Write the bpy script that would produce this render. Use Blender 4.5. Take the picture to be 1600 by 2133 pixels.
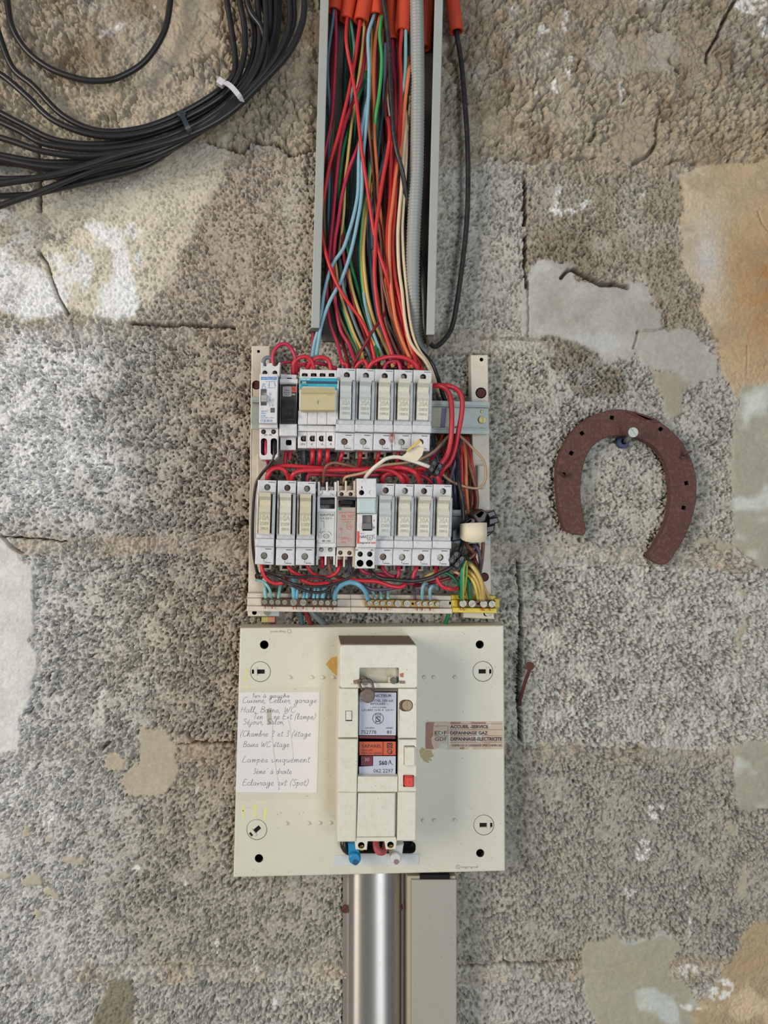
import bpy, math, random
import numpy as np
from mathutils import Vector, Matrix
from mathutils.geometry import tessellate_polygon
for o in list(bpy.data.objects): bpy.data.objects.remove(o, do_unlink=True)
random.seed(5)
SC = bpy.context.scene
COL = SC.collection
# ---------------------------------------------------------------- camera
FX = 1602.0; DW = 0.75; CZ = 1.40            # focal length (px), distance to the wall, lens height
YAW = math.atan2(800 - 645, FX)
cam_d = bpy.data.cameras.new('camera'); cam = bpy.data.objects.new('camera', cam_d); COL.objects.link(cam)
cam.location = (0, -DW, CZ); cam.rotation_euler = (math.pi/2, 0, -YAW)
cam_d.sensor_fit = 'VERTICAL'; cam_d.sensor_height = 36.0; cam_d.lens = FX * 36.0 / 2133.0
cam_d.clip_start = 0.02; cam_d.clip_end = 50
SC.camera = cam
# ---------------------------------------------------------------- light
w = bpy.data.worlds.new('world'); SC.world = w; w.use_nodes = True
w.node_tree.nodes['Background'].inputs[0].default_value = (0.72, 0.86, 1.0, 1)
w.node_tree.nodes['Background'].inputs[1].default_value = 0.22
def area(name, loc, target, sx, sy, power, col):
    l = bpy.data.lights.new(name, 'AREA'); l.shape = 'RECTANGLE'; l.size = sx; l.size_y = sy
    l.energy = power; l.color = col
    o = bpy.data.objects.new(name, l); COL.objects.link(o); o.location = loc
    o.rotation_euler = (Vector(target) - Vector(loc)).to_track_quat('-Z', 'Y').to_euler()
    return o
area('daylight_side_opening', (-1.75, -1.45, 1.75), (0.05, 0, 1.35), 0.9, 1.3, 36, (1.0, 0.89, 0.76))
area('daylight_doorway', (0.85, -2.9, 1.06), (0.05, 0, 1.2), 0.8, 2.1, 32, (0.91, 0.97, 1.0))
SC.view_settings.view_transform = 'Standard'; SC.view_settings.look = 'None'
SC.view_settings.gamma = 1.0; SC.view_settings.use_curve_mapping = False
SC.view_settings.exposure = 0.0
# ---------------------------------------------------------------- mapping of measured positions onto real planes
_s, _c = math.sin(YAW), math.cos(YAW)
def XZ(px, py, d=0.0):
    """world x,z of the point seen at photo position px,py that stands d metres off the wall"""
    a = (px - 800) / FX; b = (1066.5 - py) / FX
    dx, dy = _s + _c*a, _c - _s*a
    t = (DW - d) / dy
    return dx*t, CZ + b*t
def P(px, py, dmm=0.0):
    x, z = XZ(px, py, dmm/1000.0); return Vector((x, -dmm/1000.0, z))
def KK(px, py, dmm):
    return (P(px+1, py, dmm) - P(px, py, dmm)).length
def lin(c):
    c = c/255.0
    return c/12.92 if c <= 0.04045 else ((c+0.055)/1.055)**2.4
def rgb(r, g, b): return (lin(r), lin(g), lin(b), 1.0)
# ---------------------------------------------------------------- materials
MATS = {}
def mat(name, col, rough=0.5, metal=0.0, dirt=0.0, dirt_col=(90,75,60), scale=300, bump=0.0, bscale=900, spec=0.5, var=0.06, trans=0.0, specks=0.0, aniso=False):
    if name in MATS: return MATS[name]
    m = bpy.data.materials.new(name); m.use_nodes = True; nt = m.node_tree; N = nt.nodes; L = nt.links
    b = N['Principled BSDF']
    b.inputs['Roughness'].default_value = rough; b.inputs['Metallic'].default_value = metal
    b.inputs['Specular IOR Level'].default_value = spec
    if trans: b.inputs['Transmission Weight'].default_value = trans
    tc = N.new('ShaderNodeTexCoord')
    n1 = N.new('ShaderNodeTexNoise'); n1.inputs['Scale'].default_value = scale*0.12; n1.inputs['Detail'].default_value = 4
    L.new(tc.outputs['Object'], n1.inputs['Vector'])
    mx = N.new('ShaderNodeMix'); mx.data_type = 'RGBA'
    c = rgb(*col)
    mx.inputs[6].default_value = tuple(v*(1-var) for v in c[:3])+(1,); mx.inputs[7].default_value = tuple(min(1, v*(1+var)) for v in c[:3])+(1,)
    L.new(n1.outputs['Fac'], mx.inputs[0])
    out = mx.outputs[2]
    if dirt > 0:
        n2 = N.new('ShaderNodeTexNoise'); n2.inputs['Scale'].default_value = scale; n2.inputs['Detail'].default_value = 6; n2.inputs['Roughness'].default_value = 0.7
        L.new(tc.outputs['Object'], n2.inputs['Vector'])
        r = N.new('ShaderNodeValToRGB'); r.color_ramp.elements[0].position = 0.48; r.color_ramp.elements[1].position = 0.8
        r.color_ramp.elements[0].color = (0,0,0,1); r.color_ramp.elements[1].color = (dirt,dirt,dirt,1)
        L.new(n2.outputs['Fac'], r.inputs[0])
        m2 = N.new('ShaderNodeMix'); m2.data_type = 'RGBA'; m2.inputs[7].default_value = rgb(*dirt_col)
        L.new(r.outputs[0], m2.inputs[0]); L.new(out, m2.inputs[6]); out = m2.outputs[2]
    if specks > 0:
        v = N.new('ShaderNodeTexVoronoi'); v.inputs['Scale'].default_value = 330
        L.new(tc.outputs['Object'], v.inputs['Vector'])
        r = N.new('ShaderNodeValToRGB'); r.color_ramp.elements[0].position = 0.06+0.08*specks; r.color_ramp.elements[1].position = 0.1+0.08*specks
        r.color_ramp.elements[0].color = (1,1,1,1); r.color_ramp.elements[1].color = (0,0,0,1)
        L.new(v.outputs['Distance'], r.inputs[0])
        n3 = N.new('ShaderNodeTexNoise'); n3.inputs['Scale'].default_value = 120; L.new(tc.outputs['Object'], n3.inputs['Vector'])
        r3 = N.new('ShaderNodeValToRGB'); r3.color_ramp.elements[0].position = 0.56; r3.color_ramp.elements[1].position = 0.62
        L.new(n3.outputs['Fac'], r3.inputs[0])
        mm = N.new('ShaderNodeMath'); mm.operation = 'MULTIPLY'; L.new(r.outputs[0], mm.inputs[0]); L.new(r3.outputs[0], mm.inputs[1])
        m3 = N.new('ShaderNodeMix'); m3.data_type = 'RGBA'; m3.inputs[7].default_value = rgb(95,85,72)
        L.new(mm.outputs[0], m3.inputs[0]); L.new(out, m3.inputs[6]); out = m3.outputs[2]
    L.new(out, b.inputs['Base Color'])
    if bump > 0:
        n4 = N.new('ShaderNodeTexNoise'); n4.inputs['Scale'].default_value = bscale; n4.inputs['Detail'].default_value = 3
        L.new(tc.outputs['Object'], n4.inputs['Vector'])
        bp = N.new('ShaderNodeBump'); bp.inputs['Strength'].default_value = bump; bp.inputs['Distance'].default_value = 0.0006
        L.new(n4.outputs['Fac'], bp.inputs['Height']); L.new(bp.outputs[0], b.inputs['Normal'])
    MATS[name] = m; return m
def plain(name, col, rough=0.6, metal=0.0): return mat(name, col, rough, metal, var=0.03)

M_WHITE = mat('white_plastic', (222,221,222), 0.38, dirt=0.35, dirt_col=(120,105,90), scale=260, specks=0.4)
M_BODY = mat('lilac_white_plastic', (214,215,219), 0.4, dirt=0.4, dirt_col=(125,110,96), scale=260, specks=0.4)
M_CREAM = mat('cream_plastic', (222,219,205), 0.36, dirt=0.35, dirt_col=(140,122,95), scale=300, specks=0.3)
M_YCREAM = mat('yellowed_cream_plastic', (216,209,184), 0.36, dirt=0.35, dirt_col=(140,118,82), scale=300, specks=0.3)
M_BCREAM = mat('cool_cream_plastic', (203,210,210), 0.36, dirt=0.3, dirt_col=(130,122,105), scale=300, specks=0.3)
M_POST = mat('ivory_plastic', (216,206,190), 0.42, dirt=0.35, dirt_col=(150,120,95), scale=90, specks=0.3)
M_BOARD = mat('board_cream_paint', (216,213,196), 0.42, dirt=0.16, dirt_col=(165,148,116), scale=45, bump=0.05, bscale=700, specks=0.55, var=0.05)
M_BREAK = mat('breaker_cream_plastic', (224,221,205), 0.33, dirt=0.3, dirt_col=(150,136,108), scale=170, specks=0.5)
M_DUST = mat('brown_dusty_film', (140,118,98), 0.9, dirt=0.6, dirt_col=(190,178,160), scale=500, bump=0.5)
M_GREYP = mat('grey_plastic', (120,118,118), 0.4, dirt=0.3, dirt_col=(160,150,140))
M_BLACK = mat('black_plastic', (34,32,34), 0.32, dirt=0.4, dirt_col=(95,88,80), scale=260)
M_HOLE = plain('dark_hollow', (22,19,20), 0.9)
M_METAL = mat('zinc_metal', (176,176,168), 0.38, 0.85, dirt=0.35, dirt_col=(110,95,75))
M_SCREW = mat('screw_metal', (146,142,130), 0.42, 0.8, dirt=0.6, dirt_col=(90,78,60), scale=500)
M_SCREWY = mat('yellowish_screw_metal', (158,146,98), 0.42, 0.8, dirt=0.6, dirt_col=(96,76,50), scale=500)
M_SCREWB = mat('tarnished_screw_metal', (128,104,92), 0.5, 0.7, dirt=0.6, dirt_col=(80,60,50), scale=500)
M_BRASS = mat('aged_brass', (104,84,62), 0.5, 0.7, dirt=0.7, dirt_col=(84,58,46), scale=420)
M_BRASSB = mat('bright_brass', (205,160,80), 0.28, 0.9)
M_COPPER = mat('copper_strands', (205,110,80), 0.35, 0.8)
M_RAIL = mat('rail_zinc', (178,187,184), 0.55, 0.35, dirt=0.35, dirt_col=(150,140,118), scale=160)
M_STEEL = mat('brushed_steel', (206,202,198), 0.42, 0.95, dirt=0.2, dirt_col=(150,130,112), scale=70)
_b = M_STEEL.node_tree.nodes['Principled BSDF']; _b.inputs['Anisotropic'].default_value = 0.9; _b.inputs['Anisotropic Rotation'].default_value = 0.25
_t = M_STEEL.node_tree.nodes.new('ShaderNodeTangent'); _t.direction_type = 'RADIAL'; _t.axis = 'Z'; M_STEEL.node_tree.links.new(_t.outputs[0], _b.inputs['Tangent'])
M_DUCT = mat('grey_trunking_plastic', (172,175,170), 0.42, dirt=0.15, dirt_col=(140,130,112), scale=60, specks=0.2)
M_DUCTIN = mat('grey_trunking_inside', (84,80,74), 0.6, dirt=0.4, dirt_col=(80,72,64), scale=80)  # trunking plastic darkened, the shade inside is put into its colour
M_BEIGE = mat('beige_trunking_plastic', (170,167,155), 0.42, dirt=0.2, dirt_col=(140,130,112), scale=60, specks=0.35, bump=0.1, bscale=1600)
M_ORANGE = mat('orange_conduit_plastic', (208,72,40), 0.5, dirt=0.3, dirt_col=(140,62,45), scale=120, bump=0.35, bscale=1500)
M_GREYC = mat('grey_corrugated_plastic', (160,163,160), 0.4, dirt=0.3, dirt_col=(120,112,100), scale=200)
M_RUST = mat('rusty_iron', (94,64,56), 0.8, 0.1, dirt=0.9, dirt_col=(138,100,86), scale=330, bump=0.8, bscale=420, specks=0.0, var=0.2)
M_RUSTB = mat('rusty_screw', (96,52,44), 0.75, 0.1, dirt=0.6, dirt_col=(60,36,32), scale=700, bump=0.6)
M_PAPER = mat('white_paper', (232,229,232), 0.75, dirt=0.12, dirt_col=(190,184,180), scale=60)
M_INK = plain('pencil_ink', (66,62,74), 0.7)
M_TXT = plain('black_print', (44,44,52), 0.6)
M_TXTG = plain('faint_grey_print', (140,135,128), 0.6)
M_TXTB = plain('blue_print', (42,120,190), 0.6)
M_TXTR = plain('red_print', (196,74,74), 0.6)
M_TXTW = plain('white_print', (225,228,228), 0.6)
M_RED = plain('red_plastic', (222,62,44), 0.35)
M_TEAL = plain('turquoise_label', (44,164,186), 0.5)
M_NAVY = plain('navy_label', (34,72,96), 0.5)
M_TOGGLE = mat('beige_toggle_plastic', (204,192,150), 0.38, dirt=0.2, dirt_col=(150,130,95))
M_TAG = mat('cream_tape', (232,222,196), 0.6, dirt=0.2, dirt_col=(210,180,110), scale=120)
M_YELLOW = mat('yellow_plastic', (220,196,44), 0.4, dirt=0.4, dirt_col=(150,110,30), scale=300)
M_LABEL = mat('silver_label', (190,194,210), 0.4, dirt=0.1)
M_MAROON = plain('maroon_label', (112,40,54), 0.5)
M_OLABEL = mat('orange_label', (206,86,50), 0.5, dirt=0.2, dirt_col=(150,70,50))
M_BROWNW = mat('label_window_frame', (122,106,96), 0.6, dirt=0.5, dirt_col=(90,76,68))
# ---------------------------------------------------------------- mesh builder
def circ(cx, cy, r, n=20, a0=0.0, ry=None):
    return [(cx + r*math.cos(a0+2*math.pi*i/n), cy + (ry or r)*math.sin(a0+2*math.pi*i/n)) for i in range(n)]
def rect(x0, y0, x1, y1, r=0.0, n=3):
    if x0 > x1: x0, x1 = x1, x0
    if y0 > y1: y0, y1 = y1, y0
    if r <= 0: return [(x0,y0),(x1,y0),(x1,y1),(x0,y1)]
    o = []
    for cx, cy, a in ((x1-r,y0+r,-90),(x1-r,y1-r,0),(x0+r,y1-r,90),(x0+r,y0+r,180)):
        for i in range(n+1):
            t = math.radians(a + 90*i/n); o.append((cx+r*math.cos(t), cy+r*math.sin(t)))
    return o
def rot(pts, cx, cy, deg):
    a = math.radians(deg); c, s = math.cos(a), math.sin(a)
    return [(cx+(x-cx)*c-(y-cy)*s, cy+(x-cx)*s+(y-cy)*c) for x, y in pts]
class PF:      # photo-measured frame: positions are taken where a surface d mm off the wall stands
    down = True
    def __init__(s, dref): s.d = dref
    def __call__(s, u, v): return XZ(u, v, s.d/1000.0)
class LF:      # local frame in metres
    down = False
    def __init__(s, k): s.k = k
    def __call__(s, u, v): return (u*s.k, v*s.k)
def area2(p): return sum(p[i][0]*p[(i+1)%len(p)][1]-p[(i+1)%len(p)][0]*p[i][1] for i in range(len(p)))
def inset(p, b):
    n = len(p); o = []
    for i in range(n):
        x0,y0 = p[i-1]; x1,y1 = p[i]; x2,y2 = p[(i+1)%n]
        e1 = (x1-x0, y1-y0); e2 = (x2-x1, y2-y1)
        l1 = math.hypot(*e1) or 1e-9; l2 = math.hypot(*e2) or 1e-9
        n1 = (-e1[1]/l1, e1[0]/l1); n2 = (-e2[1]/l2, e2[0]/l2)
        k = 1 + n1[0]*n2[0] + n1[1]*n2[1]
        k = max(k, 0.3)
        o.append((x1 + b*(n1[0]+n2[0])/k, y1 + b*(n1[1]+n2[1])/k))
    return o
class MB:
    def __init__(s, fr=None): s.fr = fr or PF(0); s.v = []; s.f = []; s.m = []; s.sm = []
    def at(s, d): s.fr = PF(d); return s
    def face(s, idx, m=0, smooth=False): s.f.append(tuple(idx)); s.m.append(m); s.sm.append(smooth)
    def pr(s, pts, d0, d1, bev=0.0, holes=(), m=0, smooth=False, mh=None, open_back=True):
        """prism: front face d1 mm off the wall, back d0; holes = [(pts, floor_d, floor_mat)]"""
        P2 = [s.fr(u, v) for u, v in pts]
        if area2(P2) < 0: P2.reverse()
        n = len(P2); bb = bev/1000.0
        rings = []
        def ring(pp, d):
            b = len(s.v); s.v += [(x, -d/1000.0, z) for x, z in pp]; return list(range(b, b+len(pp)))
        r_back = ring(P2, d0)
        if bev > 0:
            r1 = ring(P2, d1-bev); mid = ring(inset(P2, bb*0.3), d1-bev*0.3); fr = inset(P2, bb); r2 = ring(fr, d1)
            seq = [r_back, r1, mid, r2]
        else:
            fr = P2; r2 = ring(P2, d1); seq = [r_back, r2]
        for a, b in zip(seq, seq[1:]):
            for i in range(n):
                j = (i+1) % n; s.face((a[i], a[j], b[j], b[i]), m, smooth)
        if not holes:
            s.face(r2, m)
        else:
            loops = [[Vector((x, z, 0)) for x, z in fr]]; idx = list(r2)
            for hp, hd, hm in holes:
                H = [s.fr(u, v) for u, v in hp]
                if area2(H) < 0: H.reverse()
                top = ring(H, d1); bot = ring(H, hd)
                for i in range(len(H)):
                    j = (i+1) % len(H); s.face((top[j], top[i], bot[i], bot[j]), m if mh is None else mh, len(H) > 8)
                if hm is not None: s.face(bot, hm)
                loops.append([Vector((x, z, 0)) for x, z in H]); idx += top
            for t in tessellate_polygon(loops):
                a, b, c = (idx[k] for k in t)
                A, B, C = s.v[a], s.v[b], s.v[c]
                cr = (B[0]-A[0])*(C[2]-A[2]) - (B[2]-A[2])*(C[0]-A[0])
                s.face((a, b, c) if cr > 0 else (a, c, b), m)
        s.face(list(reversed(r_back)), m)
        return s
    def box(s, x0, y0, x1, y1, d0, d1, bev=0.0, r=0.0, m=0, **k): return s.pr(rect(x0, y0, x1, y1, r), d0, d1, bev, m=m, **k)
    def cyl(s, cx, cy, r, d0, d1, bev=0.0, n=20, m=0, ry=None): return s.pr(circ(cx, cy, r, n, ry=ry), d0, d1, bev, m=m, smooth=True)
    def prof(s, vd, u0, u1, m=0):
        """side profile (v, d mm) drawn across the thing from u0 to u1"""
        A = []; B = []
        for v, d in vd:
            x, z = s.fr(u0, v); A.append((x, -d/1000.0, z)); x, z = s.fr(u1, v); B.append((x, -d/1000.0, z))
        a2 = sum((A[i][1]*A[(i+1)%len(A)][2]-A[(i+1)%len(A)][1]*A[i][2]) for i in range(len(A)))
        b = len(s.v); n = len(A); s.v += A + B
        ia = list(range(b, b+n)); ib = list(range(b+n, b+2*n))
        fl = (a2 > 0) == (A[0][0] < B[0][0])
        s.face(ia if not fl else ia[::-1], m); s.face(ib[::-1] if not fl else ib, m)
        for i in range(n):
            j = (i+1) % n
            s.face((ia[i], ia[j], ib[j], ib[i]) if fl else (ia[j], ia[i], ib[i], ib[j]), m)
        return s
    def screw(s, cx, cy, r, d, ang=30, h=1.0, m=0, n=18, slot=0.16, mslot=None):
        """slotted screw head: d = top of head"""
        s.cyl(cx, cy, r, d-h-1.0, d-h*0.5, 0, n, m if mslot is None else mslot)
        for side in (0, 1):
            a0 = math.asin(slot); a1 = math.pi - a0; k = 8
            pts = [(cx + r*math.cos(a0+(a1-a0)*i/k), cy + r*math.sin(a0+(a1-a0)*i/k)) for i in range(k+1)]
            s.pr(rot(pts, cx, cy, ang + 180*side), d-h, d, 0.12, m=m)
        return s
    def line(s, pts, wpx, d, h=0.12, m=0):
        """thin printed stroke through pts lying at height d"""
        for (x0, y0), (x1, y1) in zip(pts, pts[1:]):
            L = math.hypot(x1-x0, y1-y0) or 1e-6; nx, ny = -(y1-y0)/L*wpx/2, (x1-x0)/L*wpx/2
            s.pr([(x0+nx,y0+ny),(x1+nx,y1+ny),(x1-nx,y1-ny),(x0-nx,y0-ny)], d-0.05, d+h, m=m)
        return s
    def tube(s, pts, r, n=8, seg=5, m=0, mfun=None, caps=True, rings=None, closed=False):
        P3 = spline(pts, seg); N = len(P3)
        b = len(s.v)
        t = (P3[1]-P3[0]).normalized(); up = Vector((0,-1,0))
        if abs(t.dot(up)) > 0.9: up = Vector((1,0,0))
        nrm = (up - t*up.dot(t)).normalized()
        for i in range(N):
            if i == 0: t = P3[1]-P3[0]
            elif i == N-1: t = P3[-1]-P3[-2]
            else: t = P3[i+1]-P3[i-1]
            t = t.normalized() if t.length > 0 else Vector((0,0,1))
            nrm = nrm - t*nrm.dot(t)
            if nrm.length < 1e-6: nrm = t.orthogonal()
            nrm.normalize(); bn = t.cross(nrm)
            rr = rings(i/(N-1.0), i) if rings else (r if not isinstance(r, (tuple, list)) else r[0]+(r[1]-r[0])*i/(N-1.0))
            for k in range(n):
                a = 2*math.pi*k/n; s.v.append(tuple(P3[i] + (nrm*math.cos(a)+bn*math.sin(a))*rr))
        for i in range(N-1):
            for k in range(n):
                k2 = (k+1) % n
                mm = m if mfun is None else mfun(i/(N-1.0), k/n)
                s.face((b+i*n+k, b+i*n+k2, b+(i+1)*n+k2, b+(i+1)*n+k), mm, True)
        if caps:
            s.face([b+k for k in range(n)][::-1], m); s.face([b+(N-1)*n+k for k in range(n)], m)
        return s
    def build(s, name, mats, parent=None, label=None, cat=None, group=None, kind=None, origin=None):
        if not isinstance(mats, (list, tuple)): mats = [mats]
        if parent is not None: o0 = Vector(parent.matrix_world.translation) if parent.parent is None else Vector(parent['_o'])
        elif origin is not None: o0 = Vector(origin)
        else:
            a = np.array(s.v); o0 = Vector(((a[:,0].min()+a[:,0].max())/2, a[:,1].max(), a[:,2].min()))
        me = bpy.data.meshes.new(name)
        me.from_pydata([(x-o0[0], y-o0[1], z-o0[2]) for x, y, z in s.v], [], s.f)
        for mm in mats: me.materials.append(mm)
        me.polygons.foreach_set('material_index', s.m); me.polygons.foreach_set('use_smooth', s.sm)
        me.validate(); me.update()
        o = bpy.data.objects.new(name, me); COL.objects.link(o)
        if parent is not None: o.parent = parent
        else: o.location = o0
        if parent is None or True: o['_o'] = tuple(o0)
        tag(o, label, cat, group, kind); return o
def tag(o, label=None, cat=None, group=None, kind=None):
    if label: o['label'] = label
    if cat: o['category'] = cat
    if group: o['group'] = group
    if kind: o['kind'] = kind
def spline(pts, seg=5):
    p = [Vector(q) for q in pts]
    if len(p) == 2: return [p[0].lerp(p[1], i/seg) for i in range(seg+1)]
    p = [p[0]*2-p[1]] + p + [p[-1]*2-p[-2]]
    out = []
    for i in range(1, len(p)-2):
        a, b, c, d = p[i-1], p[i], p[i+1], p[i+2]
        for k in range(seg):
            t = k/seg; t2 = t*t; t3 = t2*t
            out.append(0.5*((2*b) + (c-a)*t + (2*a-5*b+4*c-d)*t2 + (3*b-a-3*c+d)*t3))
    out.append(p[-2].copy()); return out
def empty(name, loc, label=None, cat=None, group=None, kind=None):
    o = bpy.data.objects.new(name, None); COL.objects.link(o); o.location = loc; o.empty_display_size = 0.01
    o.matrix_world = Matrix.Translation(Vector(loc)); o['_o'] = tuple(loc)
    tag(o, label, cat, group, kind); return o
# ---- lettering: a built-in font outline turned into thin mesh, fitted to a measured box
_FC = {}
def glyphs(s, shear=0.0, bold=0.0):
    key = (s, shear, bold)
    if key not in _FC:
        cu = bpy.data.curves.new('t', 'FONT'); cu.body = s; cu.shear = shear; cu.resolution_u = 2; cu.offset = bold; cu.extrude = 0.01
        ob = bpy.data.objects.new('t', cu); COL.objects.link(ob)
        bpy.context.view_layer.update()
        me = bpy.data.meshes.new_from_object(ob.evaluated_get(bpy.context.evaluated_depsgraph_get()))
        vs = [tuple(v.co) for v in me.vertices]; fs = [tuple(p.vertices) for p in me.polygons]
        bpy.data.objects.remove(ob); bpy.data.curves.remove(cu); bpy.data.meshes.remove(me)
        xs = [v[0] for v in vs] or [0]; ys = [v[1] for v in vs] or [0]
        _FC[key] = (vs, fs, min(xs), max(xs), min(ys), max(ys))
    return _FC[key]
def put_text(mb, s, cx, cy, wd, ht, d, m=0, ang=0, shear=0.0, bold=0.0, th=0.1):
    """text centred at cx,cy in the builder's frame, wd x ht units, standing on a surface d mm off the wall"""
    vs, fs, x0, x1, y0, y1 = glyphs(s, shear, bold)
    b = len(mb.v); sy = -1 if mb.fr.down else 1
    a = math.radians(ang); c, sn = math.cos(a), math.sin(a)
    for x, y, z in vs:
        u = ((x-x0)/max(1e-6, x1-x0)-0.5)*wd; v = ((y-y0)/max(1e-6, y1-y0)-0.5)*ht
        u, v = u*c - v*sn, u*sn + v*c
        X, Z = mb.fr(cx+u, cy+sy*v)
        mb.v.append((X, -(d + (th if z > 0 else -0.05))/1000.0, Z))
    for f in fs: mb.face([b+i for i in f], m)
    return mb

def screws(parent, m, d, lst, h=1.0, name='terminal_screw'):
    for x, y, r_, a_ in lst: MB(PF(d)).screw(x, y, r_, d+0.5, a_, h=h, n=14).build(name, m, parent)
# ================================================================= the block wall
def vnoise(X, Y, sc, seed):
    rs = np.random.RandomState(seed); x = X/sc; y = Y/sc
    xi = np.floor(x).astype(np.int64); yi = np.floor(y).astype(np.int64)
    ox, oy = xi.min(), yi.min()
    T = rs.rand(int(yi.max()-oy)+2, int(xi.max()-ox)+2).astype(np.float32)
    fx = x-xi; fy = y-yi; fx = fx*fx*(3-2*fx); fy = fy*fy*(3-2*fy); xi -= ox; yi -= oy
    return (T[yi,xi]*(1-fx)+T[yi,xi+1]*fx)*(1-fy) + (T[yi+1,xi]*(1-fx)+T[yi+1,xi+1]*fx)*fy
def fbm(X, Y, sc, octv, seed, g=0.5):
    s = 0; a = 1.0; t = 0
    for i in range(octv): s = s + a*vnoise(X, Y, sc/2**i, seed+17*i); t += a; a *= g
    return s/t
def worley(X, Y, cell, seed):
    rs = np.random.RandomState(seed); x = X/cell; y = Y/cell
    xi = np.floor(x).astype(np.int64); yi = np.floor(y).astype(np.int64); ox, oy = xi.min()-1, yi.min()-1
    H, W = int(yi.max()-oy)+3, int(xi.max()-ox)+3
    JX = rs.rand(H, W).astype(np.float32); JY = rs.rand(H, W).astype(np.float32); ID = rs.rand(H, W).astype(np.float32)
    f1 = np.full(X.shape, 9.0, np.float32); f2 = f1.copy(); idv = np.zeros(X.shape, np.float32)
    for dy in (-1, 0, 1):
        for dx in (-1, 0, 1):
            a = xi+dx; b = yi+dy
            d = np.sqrt((a+JX[b-oy,a-ox]-x)**2 + (b+JY[b-oy,a-ox]-y)**2)
            c = d < f1
            f2 = np.where(c, f1, np.minimum(f2, d)); idv = np.where(c, ID[b-oy,a-ox], idv); f1 = np.where(c, d, f1)
    return f1, f2, idv
def sst(a, b, x):
    t = np.clip((x-a)/(b-a), 0, 1); return t*t*(3-2*t)
def inpoly(X, Y, poly):
    r = np.zeros(X.shape, bool); n = len(poly)
    for i in range(n):
        x0, y0 = poly[i]; x1, y1 = poly[(i+1) % n]
        if y0 == y1: continue
        c = ((y0 > Y) != (y1 > Y)) & (X < (x1-x0)*(Y-y0)/(y1-y0)+x0)
        r ^= c
    return r.astype(np.float32)
def blur(a, k):
    for _ in range(k):
        a = (a + np.roll(a,1,0)+np.roll(a,-1,0)+np.roll(a,1,1)+np.roll(a,-1,1))/5.0
    return a
STEP = 1.95
gx = np.arange(-110, 1712, STEP, dtype=np.float32); gy = np.arange(-110, 2245, STEP, dtype=np.float32)
X, Y = np.meshgrid(gx, gy)
# rough edges for every patch: positions warped by fine and coarse noise
wx = (fbm(X, Y, 46, 4, 11)-0.5)*46; wy = (fbm(X, Y, 46, 4, 91)-0.5)*46
XW = X + wx; YW = Y + wy
XS = X + (fbm(X, Y, 160, 2, 5)-0.5)*16 + (vnoise(X, Y, 9, 8)-0.5)*4; YS = Y + (fbm(X, Y, 160, 3, 6)-0.5)*22 + (vnoise(X, Y, 9, 7)-0.5)*4
# courses and joints (measured on the wall)
course_y = [-160, 305, 688, 1138, 1560, 2018, 2400]
def jline(y0, yl, yr): return yl + (yr-yl)*(X/1600.0)
jl = [jline(0, 292, 345) + (fbm(X, Y*0+5, 70, 4, 150)-0.5)*46 + (fbm(X, Y, 24, 3, 151)-0.5)*26, jline(0, 668, 712), jline(0, 1122, 1150), jline(0, 1552, 1556), jline(0, 2014, 2004)]
vj = [[560], [78, 1097], [590], [52, 1081, 1546], [575, 1500], [70, 1090]]
row = np.zeros(X.shape, np.int32)
for k in range(5): row += (YS > jl[k]).astype(np.int32)
blk = np.zeros(X.shape, np.int32); vdist = np.full(X.shape, 99.0, np.float32)
for r in range(6):
    for xv in vj[r]:
        blk += ((row == r) & (XS > xv)).astype(np.int32)
        vdist = np.where(row == r, np.minimum(vdist, np.abs(XS-xv)), vdist)
hd = np.full(X.shape, 999.0, np.float32); hs = hd.copy()
for k in range(5):
    d = YS-jl[k]; hs = np.where(np.abs(d) < np.abs(hs), d, hs)
hd = np.abs(hs)
# mortar bands: mostly below each joint line
band_w = np.select([row==0, row==1], [16, 18], 24).astype(np.float32)
mort = ((hs > -5 - 10*vnoise(X,Y,60,44)) & (hs < 34 + 26*(fbm(X,Y,90,3,45)-0.5))).astype(np.float32)
mort = blur(mort, 3)
# regions
lumpy = np.maximum((row == 0).astype(np.float32), 0)
lumpy = np.clip(blur(lumpy, 6), 0, 1)
smooth_fill = {}
def patch(poly, k=2): return blur(inpoly(XW, YW, poly), k)
p_big = patch([(1098,560),(1120,542),(1180,545),(1210,575),(1300,590),(1350,600),(1375,660),(1400,690),(1330,700),(1310,745),(1270,760),(1200,720),(1130,705),(1096,690)])
p_big2 = patch([(1322,690),(1390,680),(1450,700),(1492,740),(1490,778),(1420,800),(1340,760),(1318,725)])
p_tail = patch([(1350,770),(1430,790),(1420,850),(1405,870),(1380,840)])
p_dark = patch([(1130,700),(1230,725),(1290,780),(1300,840),(1220,830),(1150,780)])
p_damp = patch([(1120,480),(1230,480),(1250,560),(1180,560),(1110,545)])
p_tan = patch([(1428,362),(1470,345),(1530,330),(1750,318),(1750,860),(1600,800),(1540,820),(1500,760),(1480,680),(1460,590),(1430,560),(1420,480)])
p_grn = patch([(1545,800),(1750,780),(1750,1190),(1590,1180),(1525,1120),(1520,1040),(1530,900)])
p_rg2 = patch([(1540,1548),(1750,1540),(1750,1690),(1545,1685),(1532,1620)])
p_bl = patch([(1213,1992),(1232,1965),(1275,1955),(1330,1952),(1372,1944),(1405,1958),(1418,1980),(1412,2004),(1400,2028),(1432,2052),(1462,2100),(1475,2260),(1262,2260),(1240,2110),(1216,2060)])
p_tan2 = patch([(1545,1960),(1560,1920),(1750,1900),(1750,2260),(1460,2260),(1450,2080),(1500,2040)])
p_le = patch([(-150,1125),(10,1110),(35,1150),(68,1170),(65,1300),(72,1400),(50,1500),(42,1560),(-150,1600)])
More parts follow.
